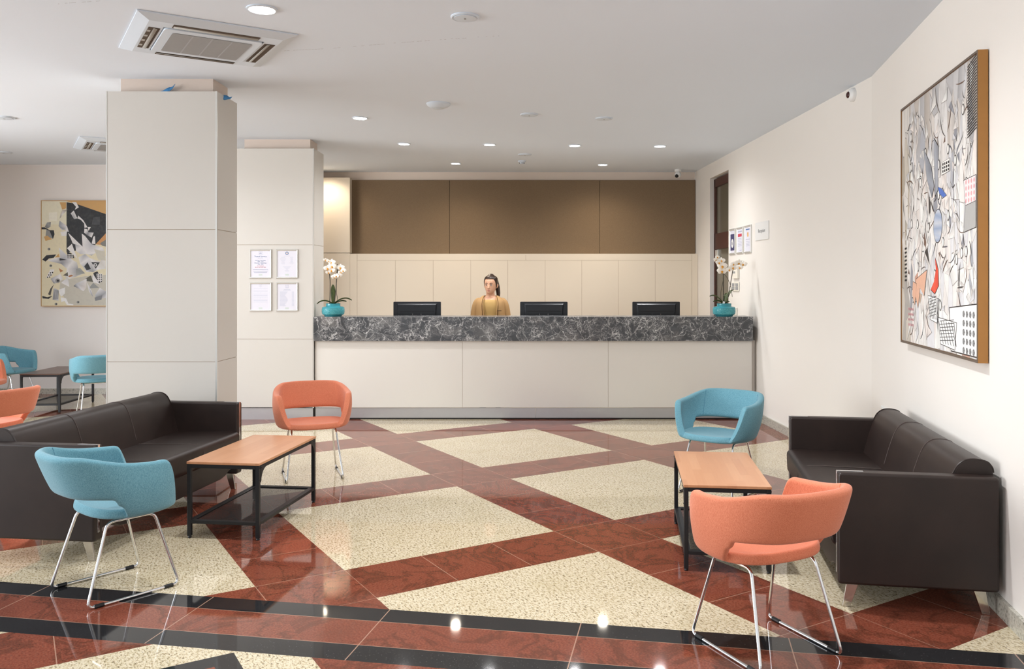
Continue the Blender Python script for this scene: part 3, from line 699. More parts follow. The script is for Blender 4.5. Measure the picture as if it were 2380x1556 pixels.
def make_chair(fab, seam):
    t = thing('tub_chair', 'chair', 'chair', group=None)
    N = 72; seat = [-.7, -.4, -.2, -.08, 0.]; wall = [.07, .17, .29, .42, .58, .75, .9, 1.]
    lv = seat + wall; mb = MB(); vs = [shell_pt(0, -1)]
    for l in lv:
        for i in range(N): vs.append(shell_pt(((i + N // 2) % N) * 2 * PI / N - PI, l) if False else shell_pt(-PI + 2 * PI * i / N, l))
    fs = []
    def id(k, i): return 1 + k * N + i % N
    for i in range(N): fs.append((0, id(0, i), id(0, i + 1)))
    k0 = len(seat) - 1
    for k in range(len(lv) - 1):
        for i in range(N):
            ph = abs(-180 + 360 * (i + .5) / N)
            if (k in (k0, k0 + 1) and ph < 70) or (k == k0 + 2 and ph < 66): continue      # slot between seat and back
            if k >= k0 and ph > 141: continue               # open front
            fs.append((id(k, i), id(k, i + 1), id(k + 1, i + 1), id(k + 1, i)))
    used = sorted({j for f in fs for j in f}); mp_ = {j: n for n, j in enumerate(used)}
    mb.add([vs[j] for j in used], [tuple(mp_[j] for j in f) for f in fs])
    o = obj('upholstered_shell', mb, fab, t)
    s = o.modifiers.new('solid', 'SOLIDIFY'); s.thickness = .046; s.offset = 0
    b = o.modifiers.new('sub', 'SUBSURF'); b.levels = 2; b.render_levels = 2
    for sg in (-1, 1):
        pts = []
        for tt in (.34, .45, .55, .7, .85, .96):
            ph = sg * R(48); P = shell_pt(ph, tt); dn = Vector((-math.sin(ph) * .9, math.cos(ph), .25)).normalized()
            pts.append(P + dn * .0235)
        obj('seam', MB().tube(pts, .0013, 6), seam, t)
    rt = .0072
    for sg in (-1, 1):
        P = roundpath([(sg * .213, -.225, rt), (sg * .213, .225, rt), (sg * .168, .118, .383), (sg * .168, -.112, .383)], .035, 5, True)
        f = obj('side_frame', MB().tube(P, rt, 12, True), M['chrome'], t)
        for y in (-.17, .17):
            obj('glide', MB().tube([(sg * .213, y - .022, rt + .001), (sg * .213, y + .022, rt + .001)], rt + .003, 10), M['blackpl'], f)
    for y in (-.06, .07): obj('crossbar', MB().tube([(-.168, y, .386), (.168, y, .386)], .006, 8), M['chrome'], t)
    return t
def place(o, loc, rz, label, group):
    o.location = loc; o.rotation_euler = (0, 0, rz); o['label'] = label; o['group'] = group; return o
def face(dx, dy): return math.atan2(dy, dx) - PI / 2
G1 = 'blue fabric tub chairs'; G2 = 'orange fabric tub chairs'
cb_ = make_chair(M['fblue'], M['seamb']); co_ = make_chair(M['forange'], M['seamo'])
place(cb_, (-2.111, 4.277, 0), face(.64, .77), 'blue tub chair seen from behind, before the left sofa arm and the near coffee table', G1)
cb_['label'] = 'blue tub chair with its back to the camera beside the near sofa arm'
dup(cb_, (1.369, 6.21, 0), face(-.62, -.78), 'blue tub chair facing the camera beyond a coffee table near the counter end', G1)
dup(cb_, (-6.56, 10.62, 0), face(1, -.08), 'distant blue tub chair near the far lounge wall, facing the dark table', G1)
dup(cb_, (-4.98, 9.72, 0), face(-.55, .83), 'distant blue tub chair half hidden by the column beside the dark table', G1)
place(co_, (-1.752, 6.735, 0), face(.15, -.40), 'orange tub chair facing the camera in front of the reception counter', G2)
dup(co_, (.990, 3.595, 0), face(-.43, .90), 'large orange tub chair with its back turned, beside the wall sofa arm', G2)
dup(co_, (-6.12, 9.36, 0), face(.96, .28), 'distant orange tub chair, a sliver beside the far blue chair', G2)
dup(co_, (-4.25, 6.62, 0), face(-.95, .30), 'orange tub chair just behind the free-standing sofa, only its back showing', G2)

# ------------------------------------------------------------------ coffee tables
def make_table(top):
    t = thing('coffee_table', 'table', 'coffee table', group='steel framed coffee tables')
    w, l = .23, .45
    obj('table_top', MB().box((-w, -l, .447), (w, l, .462)), top, t, bev=.002)
    for sx in (-1, 1):
        for sy in (-1, 1):
            x0, x1 = sorted((sx * (w - .002), sx * (w - .026))); y0, y1 = sorted((sy * (l - .002), sy * (l - .026)))
            lg = obj('leg', MB().box((x0, y0, .012), (x1, y1, .446)), M['black'], t, bev=.003)
            obj('foot_pad', MB().lathe([(.009, 0), (.011, .004), (.009, .012)], 14, ((x0 + x1) / 2, (y0 + y1) / 2, 0)), M['blackpl'], lg)
            # curved corner gusset on the long side
            pl = [(0, 0), (.075, 0)] + [(.008 + .067 * (1 - math.sin(a)), -.016 - .075 * (1 - math.cos(a))) for a in (R(x) for x in range(20, 91, 14))] + [(0, -.10)]
            pl = [(0, 0), (.085, 0), (.085, -.018)] + [(.085 - .077 * math.sin(R(a)), -.095 + .077 * math.cos(R(a))) for a in range(10, 91, 16)] + [(0, -.10)]
            yc = sy * (l - .026)
            g = obj('gusset', MB().prism(pl, 0, .004, lambda a, b, h: (sx * (w - .0015 - h), yc - sy * a, .444 + b)), M['black'], t)
            for q in ((.012, -.012), (.07, -.010), (-.012, -.085), (-.012, -.012)):
                obj('bolt', MB().sphere((sx * (w - .001), yc - sy * q[0], .444 + q[1]), .0042, 8, 6, (.6, 1, 1)), M['black'], g)
    for sx in (-1, 1):
        x0, x1 = sorted((sx * (w - .003), sx * (w - .022)))
        obj('top_rail', MB().box((x0, -l + .026, .424), (x1, l - .026, .446)), M['black'], t, bev=.002)
        obj('shelf_rail', MB().box((x0, -l + .026, .088), (x1, l - .026, .108)), M['black'], t, bev=.002)
    for sy in (-1, 1):
        y0, y1 = sorted((sy * (l - .003), sy * (l - .022)))
        obj('top_rail', MB().box((-w + .026, y0, .424), (w - .026, y1, .446)), M['black'], t, bev=.002)
        obj('shelf_rail', MB().box((-w + .026, y0, .088), (w - .026, y1, .108)), M['black'], t, bev=.002)
    sh = obj('mesh_shelf', MB().quad([(-w + .02, -l + .02, .1), (w - .02, -l + .02, .1), (w - .02, l - .02, .1), (-w + .02, l - .02, .1)]), M['mesh'], t, smooth=False)
    for a, b in (((-w + .02, -l + .02), (-w + .04, l - .02)), ((w - .04, -l + .02), (w - .02, l - .02)), ((-w + .04, -l + .02), (w - .04, -l + .04)), ((-w + .04, l - .04), (w - .04, l - .02))):
        obj('shelf_edge', MB().box((a[0], a[1], .099), (b[0], b[1], .1065)), M['black'], sh, bev=.001)
    return t
tb = make_table(M['wood'])
tb.location = (-1.80, 5.51, 0); tb.rotation_euler = (0, 0, R(-7.1)); tb['label'] = 'wood-topped black coffee table before the long sofa, standing in front of the column'
dup(tb, (1.086, 4.935, 0), R(-6.2), 'wood-topped black coffee table between the wall sofa and two tub chairs')
t3 = dup(tb, (-5.80, 10.35, 0), R(4), 'distant coffee table with a darker brown top in the far lounge'); setmat(t3, M['wood'], M['wooddk'])

# ------------------------------------------------------------------ sofas (front = +y, length along x)
def make_sofa():
    t = thing('sofa', 'sofa', 'sofa', group='dark brown leather sofas')
    Lh, ta = .865, .078
    for sx in (-1, 1):
        x0, x1 = sorted((sx * Lh, sx * (Lh - ta)))
        P = roundpoly([(-.355, .118), (.355, .118), (.355, .647), (-.355, .647)], .018)
        a = obj('arm', MB().prism(P, x0, x1, lambda a, b, h: (h, a, b)), M['leather'], t, bev=.014, seg=3)
        xm = (x0 + x1) / 2
        P = [(.338, .165), (.3568, .165), (.3568, .649), (.235, .6495), (.235, .646), (.338, .645)]
        obj('chrome_strip', MB().prism(P, xm - .009, xm + .009, lambda a, b, h: (h, a, b)), M['chrome'], a, bev=.001)
        obj('piping', MB().tube([(sx * (Lh - .004), -.34, .633), (sx * (Lh - .004), .34, .633)], .0025, 6), M['leather'], a)
    li = Lh - ta + .004
    P = roundpoly([(-.16, .28), (.372, .272), (.378, .43), (.30, .438), (-.16, .425)], .045, 5)
    s = obj('seat_cushion', MB().prism(P, -li, li, lambda a, b, h: (h, a, b)), M['leather'], t, bev=.012, seg=3)
    P = [(-.352, .20), (-.352, .60), (-.350, .675), (-.330, .704), (-.28, .716), (-.232, .712), (-.198, .688), (-.172, .64), (-.142, .55), (-.118, .46), (-.10, .39), (-.12, .33), (-.2, .28)]
    P = roundpoly(P, .03, 3)
    b = obj('backrest', MB().prism(P, -li - .002, li + .002, lambda a, b, h: (h, a, b)), M['leather'], t, bev=.01, seg=3)
    for sx in (-1, 1):
        for x, par in ((sx * .27, b),):
            Q = [(-.350, .675), (-.330, .7045), (-.28, .717), (-.231, .713), (-.1965, .688), (-.171, .64), (-.141, .55), (-.117, .46)]
            obj('stitched_seam', MB().tube(roundpath([(x, a, z) for a, z in Q], .03, 3), .0022, 6), M['stitch'], par)
        Q = [(-.1, .432), (.30, .4385), (.372, .425), (.379, .36), (.374, .285)]
        obj('stitched_seam', MB().tube(roundpath([(sx * .27, a, z) for a, z in Q], .03, 3), .0022, 6), M['stitch'], s)
        # piped edge round the end of the back cushion
        Q = [(-.352, .655), (-.350, .675), (-.330, .7045), (-.28, .7165), (-.231, .7125), (-.1965, .688), (-.171, .64)]
        obj('piping', MB().tube(roundpath([(sx * (li - .002), a, z) for a, z in Q], .03, 3), .004, 6), M['leather'], b)
    pl = [(-li, .285), (-li, .175), (-li + .06, .175), (-li + .11, .168), (-li + .17, .142), (-li + .24, .132), (li - .24, .132), (li - .17, .142), (li - .11, .168), (li - .06, .175), (li, .175), (li, .285)]
    obj('front_apron', MB().prism(pl, .30, .347, lambda a, b, h: (a, h, b)), M['leather'], t, bev=.006)
    obj('underframe', MB().box((-li, -.33, .16), (li, .3, .29)), M['leather'], t, smooth=False)
    for sx in (-1, 1):
        for sy in (-1, 1):
            x = sx * (Lh - .05); y = sy * .275
            mb = MB().hexa([(x - .006, y + sy * .035 - .018, 0), (x + .006, y + sy * .035 - .018, 0), (x + .006, y + sy * .035 + .018, 0), (x - .006, y + sy * .035 + .018, 0),
                            (x - .006, y - .03, .14), (x + .006, y - .03, .14), (x + .006, y + .03, .14), (x - .006, y + .03, .14)])
            f = obj('foot', mb, M['steel'], t, bev=.002)
    return t
so = make_sofa()
# wall sofa: near front corner and far front corner give its line
def sofa_pose(o, fx, fy_, ang):
    """ang: direction of the sofa's length from its near end, measured from +y towards +x; (fx,fy_) the near front lower corner; side = +1 when it faces -x"""
ux, uy = .163, .9866      # length axis of the wall sofa
cx = 1.443 + ux * .865 + uy * .355; cy = 3.985 + uy * .865 - ux * .355
so.location = (cx, cy, 0); so.rotation_euler = (0, 0, math.atan2(uy, ux)); so['label'] = 'dark brown leather sofa standing along the light wall under the big painting'
vx, vy = -.127, -.992     # the free-standing sofa faces +x, so its x axis runs towards the camera
fx, fy_ = -2.395, 4.62
cx = fx + (-vx) * .865 - (-vy) * .355; cy = fy_ + (-vy) * .865 + (-vx) * .355
so2 = dup(so, (cx, cy, 0), math.atan2(vy, vx), 'dark brown leather sofa standing free in front of the column, behind the near coffee table')

# ------------------------------------------------------------------ potted orchids
def orchid(loc, label, spec):
    t = thing('potted_orchid', label, 'orchid', loc, 0, 'white orchids in turquoise pots')
    r = .127
    prof = [(.09, 0), (.094, .004), (.1, .012), (.122, .028), (.127, .05), (.127, .085), (.122, .102), (.112, .109), (.083, .113), (.080, .118), (.080, .142), (.083, .146), (.078, .146), (.074, .14), (.074, .12)]
    obj('pot', MB().lathe(prof, 48), M['pot'], t)
    obj('soil', MB().lathe([(.073, .12), (.073, .128), (.04, .134), (.004, .135)], 24), M['soil'], t)
    def leafm(a, length, width, rise, droop):
        ca, sa = math.cos(a), math.sin(a); rows = []
        for i in range(11):
            u = i / 10; w = width * math.sin(PI * min(1, .12 + u * .88)) ** .7 * (1 - .15 * u)
            d = u * length; z = .132 + rise * math.sin(u * PI * .55) - droop * u * u
            row = []
            for k in range(5):
                q = (k - 2) / 2
                row.append((ca * d - sa * w * q, sa * d + ca * w * q, z + .012 * q * q))
            rows.append(row)
        o = obj('leaf', MB().loft(rows, False, False), M['leaf'], t); o.modifiers.new('s', 'SOLIDIFY').thickness = .003
    for l in spec['leaves']: leafm(*l)
    for pts, rad in spec['stems']:
        obj('stem', MB().tube(roundpath(pts, .05, 4), rad, 8), M['orchstem'], t)
    for (fx, fy2, fz, s, ax, az) in spec['flowers']:
        mb = MB()
        for k, (ang, ln, wd) in enumerate(((90, .032, .021), (215, .031, .020), (325, .031, .020), (172, .040, .036), (8, .040, .036))):
            a = R(ang); rows = []
            for i in range(7):
                u = i / 6; w = wd * .55 * math.sin(PI * min(1, .1 + .9 * u)) ** .6 if u < 1 else .004
                row = []
                for q in (-1, -.4, .4, 1):
                    d = u * ln
                    row.append((math.cos(a) * d - math.sin(a) * w * q, -.002 - .006 * math.sin(u * PI) + (.004 if k > 2 else 0) * -1 + .004 * q * q, math.sin(a) * d + math.cos(a) * w * q))
                rows.append(row)
            mb.loft(rows, False, False)
        mtx = Matrix.Translation((fx, fy2, fz)) @ Euler((ax, 0, az)).to_matrix().to_4x4() @ Matrix.Scale(s, 4)
        o = obj('flower', mb, M['petal'], t); o.matrix_local = mtx
        lp = MB().sphere((0, -.008, -.006), .0085, 10, 8, (1, 1, .9)); lp.sphere((0, -.012, -.014), .006, 8, 6, (.8, 1, 1.2))
        obj('flower_lip', lp, M['lip'], o)
    if spec.get('tag'):
        q = obj('plant_tag', MB().box((-.012, -.0008, 0), (.012, .0008, .03)), M['white'], t); q.matrix_local = Matrix.Translation((-.022, -.07, .14)) @ Matrix.Rotation(.15, 4, 'Y')
PXM = 9.54 / FPX
s1 = dict(leaves=[(R(188), .18, .034, .075, .07), (R(12), .205, .03, .10, .055), (R(25), .15, .026, .05, .02), (R(110), .03, .028, .17, -.05)],
          stems=[([(-.04, 0, .13), (-.036, 0, .25), (-.034, .0, .40), (-.045, 0, .50), (-.045, -.005, .60)], .0045), ([(.012, 0, .13), (.03, 0, .30), (.042, 0, .48), (.046, 0, .59)], .0042), ([(.06, -.01, .15), (.034, 0, .27), (.036, 0, .36), (.048, 0, .52), (.09, -.01, .565), (.125, -.01, .555)], .0028)], tag=False, flowers=[])
pot1 = Vector((at(774.5, 735.5, 9.54).x, 9.54, 1.152)); pot2 = Vector((at(1683, 735.5, 9.54).x, 9.54, 1.152))
def fl(pot, px, py, s=1., az=0., ax=.1, y=-.02):
    p = at(px, py, 9.54 + y); return (p.x - pot.x, y, p.z - pot.z, s, ax, az)
z2 = lambda x, y: (730 + x / 10.37, 590 + y / 10.37)
for (x, y, s, az) in ((272, 150, .72, .5), (345, 180, .62, .3), (430, 210, 1.25, -.3), (440, 300, 1.3, -.2), (325, 355, 1.2, .3), (430, 400, 1.15, -.3), (350, 450, .9, .2), (640, 330, 1.2, 0), (710, 400, 1.0, -.6), (755, 400, .7, -.8), (650, 450, .9, .2), (600, 520, 1.0, .3), (490, 560, 1.05, .5), (540, 540, .9, -.2)):
    a, b = z2(x, y); s1['flowers'].append(fl(pot1, a, b, s, az, rnd.uniform(-.1, .3), -.03 + rnd.uniform(-.02, .02)))
orchid(pot1, 'white orchid in a turquoise pot at the column end of the counter', s1)
s2 = dict(leaves=[(R(165), .16, .026, .12, .03), (R(190), .13, .022, .06, .03), (R(25), .13, .03, .14, -.02), (R(350), .06, .02, .03, .0), (R(60), .09, .026, .10, -.02), (R(240), .05, .02, .03, .0)],
          stems=[([(-.005, 0, .13), (-.008, 0, .30), (-.01, 0, .50), (-.03, 0, .56), (-.07, -.01, .60)], .0048), ([(-.03, 0, .14), (-.045, -.01, .25), (-.02, 0, .36), (-.008, 0, .42)], .003), ([(.03, 0, .13), (.06, 0, .30), (.085, 0, .44), (.10, 0, .54), (.16, -.01, .57)], .0042), ([(.09, -.01, .22), (.075, 0, .34), (.04, 0, .43), (.0, 0, .48)], .0026)], tag=True, flowers=[])
z3 = lambda x, y: (1640 + x / 5.556, 480 + y / 5.556)
for (x, y, s, az) in ((130, 690, 1.0, .5), (170, 725, 1.15, .3), (205, 700, 1.1, -.1), (215, 770, 1.5, -.1), (208, 835, 1.5, .1), (300, 815, 1.1, .4), (350, 790, 1.3, .1), (360, 745, .9, 0), (430, 730, 1.35, 0), (485, 745, 1.2, -.4), (440, 790, 1.0, -.2), (150, 655, .8, .4)):
    a, b = z3(x, y); s2['flowers'].append(fl(pot2, a, b, s, az, rnd.uniform(-.1, .25), -.03 + rnd.uniform(-.02, .02)))
orchid(pot2, 'white orchid in a turquoise pot at the doorway end of the counter', s2)

# ------------------------------------------------------------------ paintings (flat canvases)
def shade(c, f): return tuple(max(0, min(255, x * f)) for x in c)
def canvas(name, w, h, layers, parent, depth):
    """layers: list of (polygon in 0..1 x 0..1 from the top-left, rgb or list of rgb per corner)"""
    vs, fs, cols = [], [], []
    lvl = 0; last = None
    for k, (poly, col, *tg) in enumerate(layers):
        if not tg or tg[0] != last: lvl += 1
        last = tg[0] if tg else None
        b = len(vs); y = -depth - .000005 * lvl
        for i, (u, v) in enumerate(poly):
            vs.append((-w / 2 + u * w, y, h / 2 - v * h)); cols.append(lin(col[i % len(col)]) if isinstance(col, list) else lin(col))
        fs.append(tuple(range(b, b + len(poly))))
    me = bpy.data.meshes.new(name); me.from_pydata(vs, [], fs); me.update(); me.materials.append(M['canvas'])
    ca = me.color_attributes.new('Col', 'FLOAT_COLOR', 'POINT')
    for i, c in enumerate(cols): ca.data[i].color = c
    o = bpy.data.objects.new(name, me); C.objects.link(o); o.parent = parent
    bm = bmesh.new(); bm.from_mesh(me)
    for f in bm.faces:
        if f.normal.y > 0: f.normal_flip()
    bmesh.ops.triangulate(bm, faces=[f for f in bm.faces if len(f.verts) > 4]); bm.to_mesh(me); bm.free()
    return o
def clip(poly, a, b, c):
    out = []
    for i in range(len(poly)):
        p, q = poly[i], poly[(i + 1) % len(poly)]; dp = a * p[0] + b * p[1] - c; dq = a * q[0] + b * q[1] - c
        if dp <= 0: out.append(p)
        if dp * dq < 0: t = dp / (dp - dq); out.append((p[0] + t * (q[0] - p[0]), p[1] + t * (q[1] - p[1])))
    return out
def ell(cx, cy, rx, ry, n=18, rot=0.): return [(cx + rx * math.cos(2 * PI * i / n) * math.cos(rot) - ry * math.sin(2 * PI * i / n) * math.sin(rot), cy + rx * math.cos(2 * PI * i / n) * math.sin(rot) + ry * math.sin(2 * PI * i / n) * math.cos(rot)) for i in range(n)]
W1, H1 = 1.455, 1.52
rr = random.Random(11); lay = [([(0, 0), (1, 0), (1, 1), (0, 1)], (158, 152, 148))]
pts = [(rr.random() * 1., rr.random()) for _ in range(210)]
cells = []
for p in pts:
    poly = [(0, 0), (1, 0), (1, 1), (0, 1)]
    for q in pts:
        if q == p: continue
        ax, ay = (q[0] - p[0]) * 3.2, (q[1] - p[1]); ang = .35
        # anisotropic bisector
        mx, my = (p[0] + q[0]) / 2, (p[1] + q[1]) / 2; nx, ny = ax * 3.2, ay
        poly = clip(poly, nx, ny, nx * mx + ny * my)
        if len(poly) < 3: break
    if len(poly) >= 3: cells.append((p, poly))
def inset(poly, k):
    cx = sum(a for a, b in poly) / len(poly); cy = sum(b for a, b in poly) / len(poly)
    return [(cx + (a - cx) * k, cy + (b - cy) * k) for a, b in poly]
whites = [(240, 240, 236), (232, 230, 226), (226, 222, 218), (236, 228, 222), (220, 220, 222)]
for (p, poly) in cells:
    u, v = p
    if u < .12: base = rr.choice([(190, 181, 166), (178, 173, 166), (206, 199, 187), (226, 222, 216)])
    elif v < .22: base = rr.choice([(190, 189, 190), (204, 203, 203), (222, 220, 218), (196, 188, 180), (214, 208, 202)])
    else: base = rr.choice(whites * 7 + [(196, 172, 152), (150, 152, 160), (176, 178, 184), (205, 160, 140)])
    d = rr.uniform(.82, 1.0); cols = [shade(base, 1 if (i % 3) else d) for i in range(len(poly))]
    lay.append((inset(poly, rr.uniform(.955, .99)), cols, 'cell'))
for k in range(170):      # loose shards and blades over the mosaic
    u, v = rr.uniform(.08, .95), rr.uniform(.05, .97); a = rr.uniform(0, PI); l = rr.uniform(.02, .075); w_ = rr.uniform(.008, .026)
    ca, sa = math.cos(a), math.sin(a)
    tri = [(u + ca * l * .6, v + sa * l), (u - ca * l * .6 - sa * w_, v - sa * l + ca * w_), (u - ca * l * .4 + sa * w_, v - sa * l * .4 - ca * w_)]
    tri = [(min(.995, max(.005, x)), min(.995, max(.005, y))) for x, y in tri]
    c = rr.choice(whites * 9 + [(60, 54, 52), (120, 92, 78), (158, 160, 168), (232, 212, 200)])
    lay.append((inset(tri, 1.07), (136, 128, 124))); lay.append((tri, [c, shade(c, .8), c]))
for k in range(110):      # brush-drawn contour strokes
    u, v = rr.uniform(.05, .93), rr.uniform(.04, .95); a = rr.uniform(0, 2 * PI); cv = rr.uniform(-1.6, 1.6); st = rr.uniform(.008, .02); th = rr.uniform(.0012, .0032); n_ = rr.randint(4, 8); P_ = []; Q_ = []
    for i in range(n_ + 1):
        tw = th * math.sin(PI * (i + .3) / (n_ + .6)); P_.append((u - math.sin(a) * tw, v + math.cos(a) * tw)); Q_.append((u + math.sin(a) * tw, v - math.cos(a) * tw)); u += math.cos(a) * st * .8; v += math.sin(a) * st; a += cv / n_
    if all(.01 < q[0] < .99 and .01 < q[1] < .99 for q in P_ + Q_):
        c = rr.choice([(80, 76, 76), (92, 84, 82), (110, 84, 70), (96, 98, 106)])
        for i in range(n_): lay.append(([P_[i], P_[i + 1], Q_[i + 1], Q_[i]], c, 'stroke'))
for k in range(26):
    u, v = rr.uniform(.12, .9), rr.uniform(.12, .9); lay.append((ell(u, v, .014, .02), (70, 66, 64))); lay.append((ell(u, v, .011, .016), (236, 234, 230)))
def feat(poly, c): lay.append((inset(poly, 1.05), (60, 54, 52))); lay.append((poly, c))
feat(ell(.55, .535, .055, .062, 20, .2), [(150, 165, 190), (196, 200, 208), (176, 186, 204)])
feat([(.555, .39), (.60, .40), (.66, .43), (.62, .435), (.57, .415)], (84, 116, 190))
feat([(.515, .655), (.555, .70), (.56, .76), (.51, .79), (.455, .775), (.50, .745), (.525, .70)], [(214, 70, 50), (228, 92, 66)])
feat([(.24, .735), (.40, .70), (.36, .80), (.30, .77), (.27, .85), (.22, .79)], (224, 178, 152))
feat([(.19, .745), (.25, .755), (.22, .84), (.18, .80)], (222, 176, 150))
feat([(.88, .485), (.985, .478), (.985, .565), (.86, .575)], (178, 178, 176))
feat([(.36, .22), (.46, .30), (.5, .38), (.47, .42), (.40, .34)], [(160, 164, 172), (120, 124, 134)])
feat([(.50, .20), (.56, .24), (.55, .40), (.51, .42)], [(168, 172, 180), (130, 132, 140)])
feat([(.86, .40), (.985, .395), (.985, .478), (.88, .485)], (238, 226, 226))
for i in range(4):
    for j in range(4): lay.append((ell(.885 + i * .028, .408 + j * .021, .008, .008, 10), (222, 168, 172)))
feat([(.60, .305), (.70, .30), (.70, .345), (.60, .35)], (238, 236, 232))
for i in range(4):
    for j in range(3): lay.append(([(.61 + i * .023, .308 + j * .013), (.625 + i * .023, .308 + j * .013), (.625 + i * .023, .317 + j * .013), (.61 + i * .023, .317 + j * .013)], (36, 34, 34)))
for i in range(26):
    y = .0 + i * .0095; lay.append(([(.90, y + .02), (.99, y), (.99, y + .004), (.90, y + .0245)], (50, 48, 48), 'stripe'))
feat([(.70, .84), (.995, .82), (.995, .99), (.72, .99)], (240, 240, 238))
for i in range(4):
    for j in range(5): lay.append((ell(.86 + i * .035, .855 + j * .031, .012, .012, 10), [(60, 60, 62), (150, 150, 150)]))
for (x0, y0, x1, y1) in ((.42, .80, .56, .90), (.56, .88, .78, .985)):
    feat([(x0, y0), (x1, y0 + .01), (x1 - .02, y1), (x0 + .03, y1 - .01)], (238, 238, 236))
    for i in range(7):
        a = i / 7; lay.append(([(x0 + (x1 - x0) * a, y0 + .01), (x0 + (x1 - x0) * a + .006, y0 + .01), (x0 + (x1 - x0) * min(1, a + .3) + .0, y1 - .012), (x0 + (x1 - x0) * min(1, a + .3) - .006, y1 - .012)], (50, 48, 50)))
        yy = y0 + (y1 - y0) * (.1 + .8 * a); lay.append(([(x0 + .02, yy), (x1 - .03, yy - .012), (x1 - .03, yy - .0095), (x0 + .02, yy + .0025)], (50, 48, 50)))
for i in range(5):
    for j in range(4): lay.append((ell(.12 + i * .018, .86 + j * .022, .005, .006, 8), (222, 160, 166)))
for j in range(9): lay.append(([(.055, .60 + j * .017), (.085, .598 + j * .017), (.085, .606 + j * .017), (.055, .608 + j * .017)], (30, 30, 30)))
def painting(label, w, h, loc, rz, layers, fr, edge, lip):
    t = thing('painting', label, 'painting', loc, rz)
    D = .05
    mb = MB()
    for a, b in (((-w / 2, -h / 2), (-w / 2 + lip, h / 2)), ((w / 2 - lip, -h / 2), (w / 2, h / 2)), ((-w / 2 + lip, -h / 2), (w / 2 - lip, -h / 2 + lip)), ((-w / 2 + lip, h / 2 - lip), (w / 2 - lip, h / 2))):
        mb.box((a[0], -D, a[1]), (b[0], -.004, b[1]))
    obj('picture_frame', mb, fr, t, smooth=False)
    if lip > .008:
        mb = MB()
        for a, b in (((-w / 2, -h / 2), (-w / 2 + lip, h / 2)), ((w / 2 - lip, -h / 2), (w / 2, h / 2)), ((-w / 2 + lip, -h / 2), (w / 2 - lip, -h / 2 + lip)), ((-w / 2 + lip, h / 2 - lip), (w / 2 - lip, h / 2))): mb.box((a[0], -D - .002, a[1]), (b[0], -D, b[1]))
        obj('frame_lip', mb, edge, t, smooth=False)
    obj('stretcher', MB().box((-w / 2 + lip, -D + .005, -h / 2 + lip), (w / 2 - lip, -.004, h / 2 - lip)), edge, t, smooth=False)
    canvas('canvas', w - 2 * lip - .004, h - 2 * lip - .004, layers, t, D - .0035 if lip > .008 else D - .004)
    return t
ym = (5.50 + 4.10) / 2
painting('tall cubist painting of white shards in a bronze frame above the wall sofa', W1, H1, (*near(ym, -.001), 1.912), AN, lay, M['gold'], M['goldtop'], .012)

def zp(l): return [((x - 92) / 1275. * (1.45 / 1.5), (y - 135) / 1275.) for x, y in l]
lay2 = [([(0, 0), (1, 0), (1, 1), (0, 1)], (226, 217, 188))]
def p2(l, c): lay2.append((zp(l), c))
CR, BK, TN, WH, GY = (232, 224, 200), (38, 41, 46), (206, 164, 104), (232, 230, 230), (200, 196, 184)
p2([(92, 135), (395, 135), (395, 420), (92, 420)], (230, 226, 204)); p2([(180, 275), (280, 270), (278, 378), (180, 375)], (238, 235, 220))
p2([(395, 135), (1400, 135), (1400, 420), (900, 310), (540, 200), (470, 160)], TN); p2([(395, 150), (500, 165), (860, 290), (1000, 330), (1000, 560), (750, 660), (720, 700), (395, 760)], BK)
p2([(690, 245), (865, 290), (865, 435), (695, 430)], (28, 30, 34)); p2([(720, 335), (800, 325), (800, 425), (700, 425)], (66, 68, 72))
p2([(750, 660), (870, 530), (1000, 480), (1000, 700)], (202, 148, 92))
p2([(320, 1100), (620, 1050), (1350, 1000), (1350, 1405), (480, 1405), (420, 1390), (360, 1300), (310, 1200)], GY)
p2([(1000, 135), (1410, 135), (1410, 900), (1000, 800)], (222, 214, 186)); p2([(1050, 300), (1300, 260), (1350, 700), (1150, 760)], BK)
p2([(310, 150), (390, 150), (390, 225), (340, 240), (330, 200)], TN); p2([(340, 245), (408, 240), (350, 300), (312, 350), (320, 300)], [(200, 190, 176), (150, 140, 130), WH, (120, 112, 104)])
p2([(460, 148), (512, 148), (545, 212), (495, 242), (510, 205)], WH); p2([(483, 250), (445, 285), (487, 358), (525, 345)], [WH, (210, 210, 212), (150, 152, 158), WH])
p2([(525, 345), (538, 312), (600, 370), (650, 455), (612, 460), (610, 410), (570, 365)], WH); p2([(652, 452), (690, 452), (662, 500)], WH)
p2([(612, 470), (650, 480), (662, 515), (725, 520), (700, 580), (645, 550), (608, 520)], [WH, WH, (150, 152, 160), WH, WH, (120, 122, 128)])
p2([(720, 570), (740, 560), (746, 660), (700, 655)], WH)
p2([(310, 375), (400, 440), (425, 510), (395, 505), (360, 480), (345, 500), (300, 440)], [(150, 155, 165), WH, (190, 192, 198), WH, (150, 152, 160), WH])
p2([(320, 510), (400, 500), (395, 560), (335, 560)], WH); p2([(412, 520), (440, 545), (590, 690), (560, 690), (470, 650), (450, 600)], WH)
p2([(400, 710), (460, 655), (530, 850), (520, 830)], [(236, 234, 232), WH, (220, 218, 216), WH])
p2([(300, 700), (395, 790), (480, 860), (520, 880), (540, 960), (620, 1010), (500, 1060), (430, 1080), (380, 1060), (400, 960), (330, 900), (160, 860), (260, 825), (320, 820)], [WH, (200, 200, 204), WH, (214, 212, 210), (150, 152, 160), WH, (190, 188, 186), WH, (200, 200, 204), WH, (140, 142, 150), WH, WH, (190, 190, 194)])
p2([(100, 848), (150, 795), (270, 785), (240, 825), (180, 835), (140, 872)], BK); p2([(255, 820), (300, 775), (312, 820)], TN)
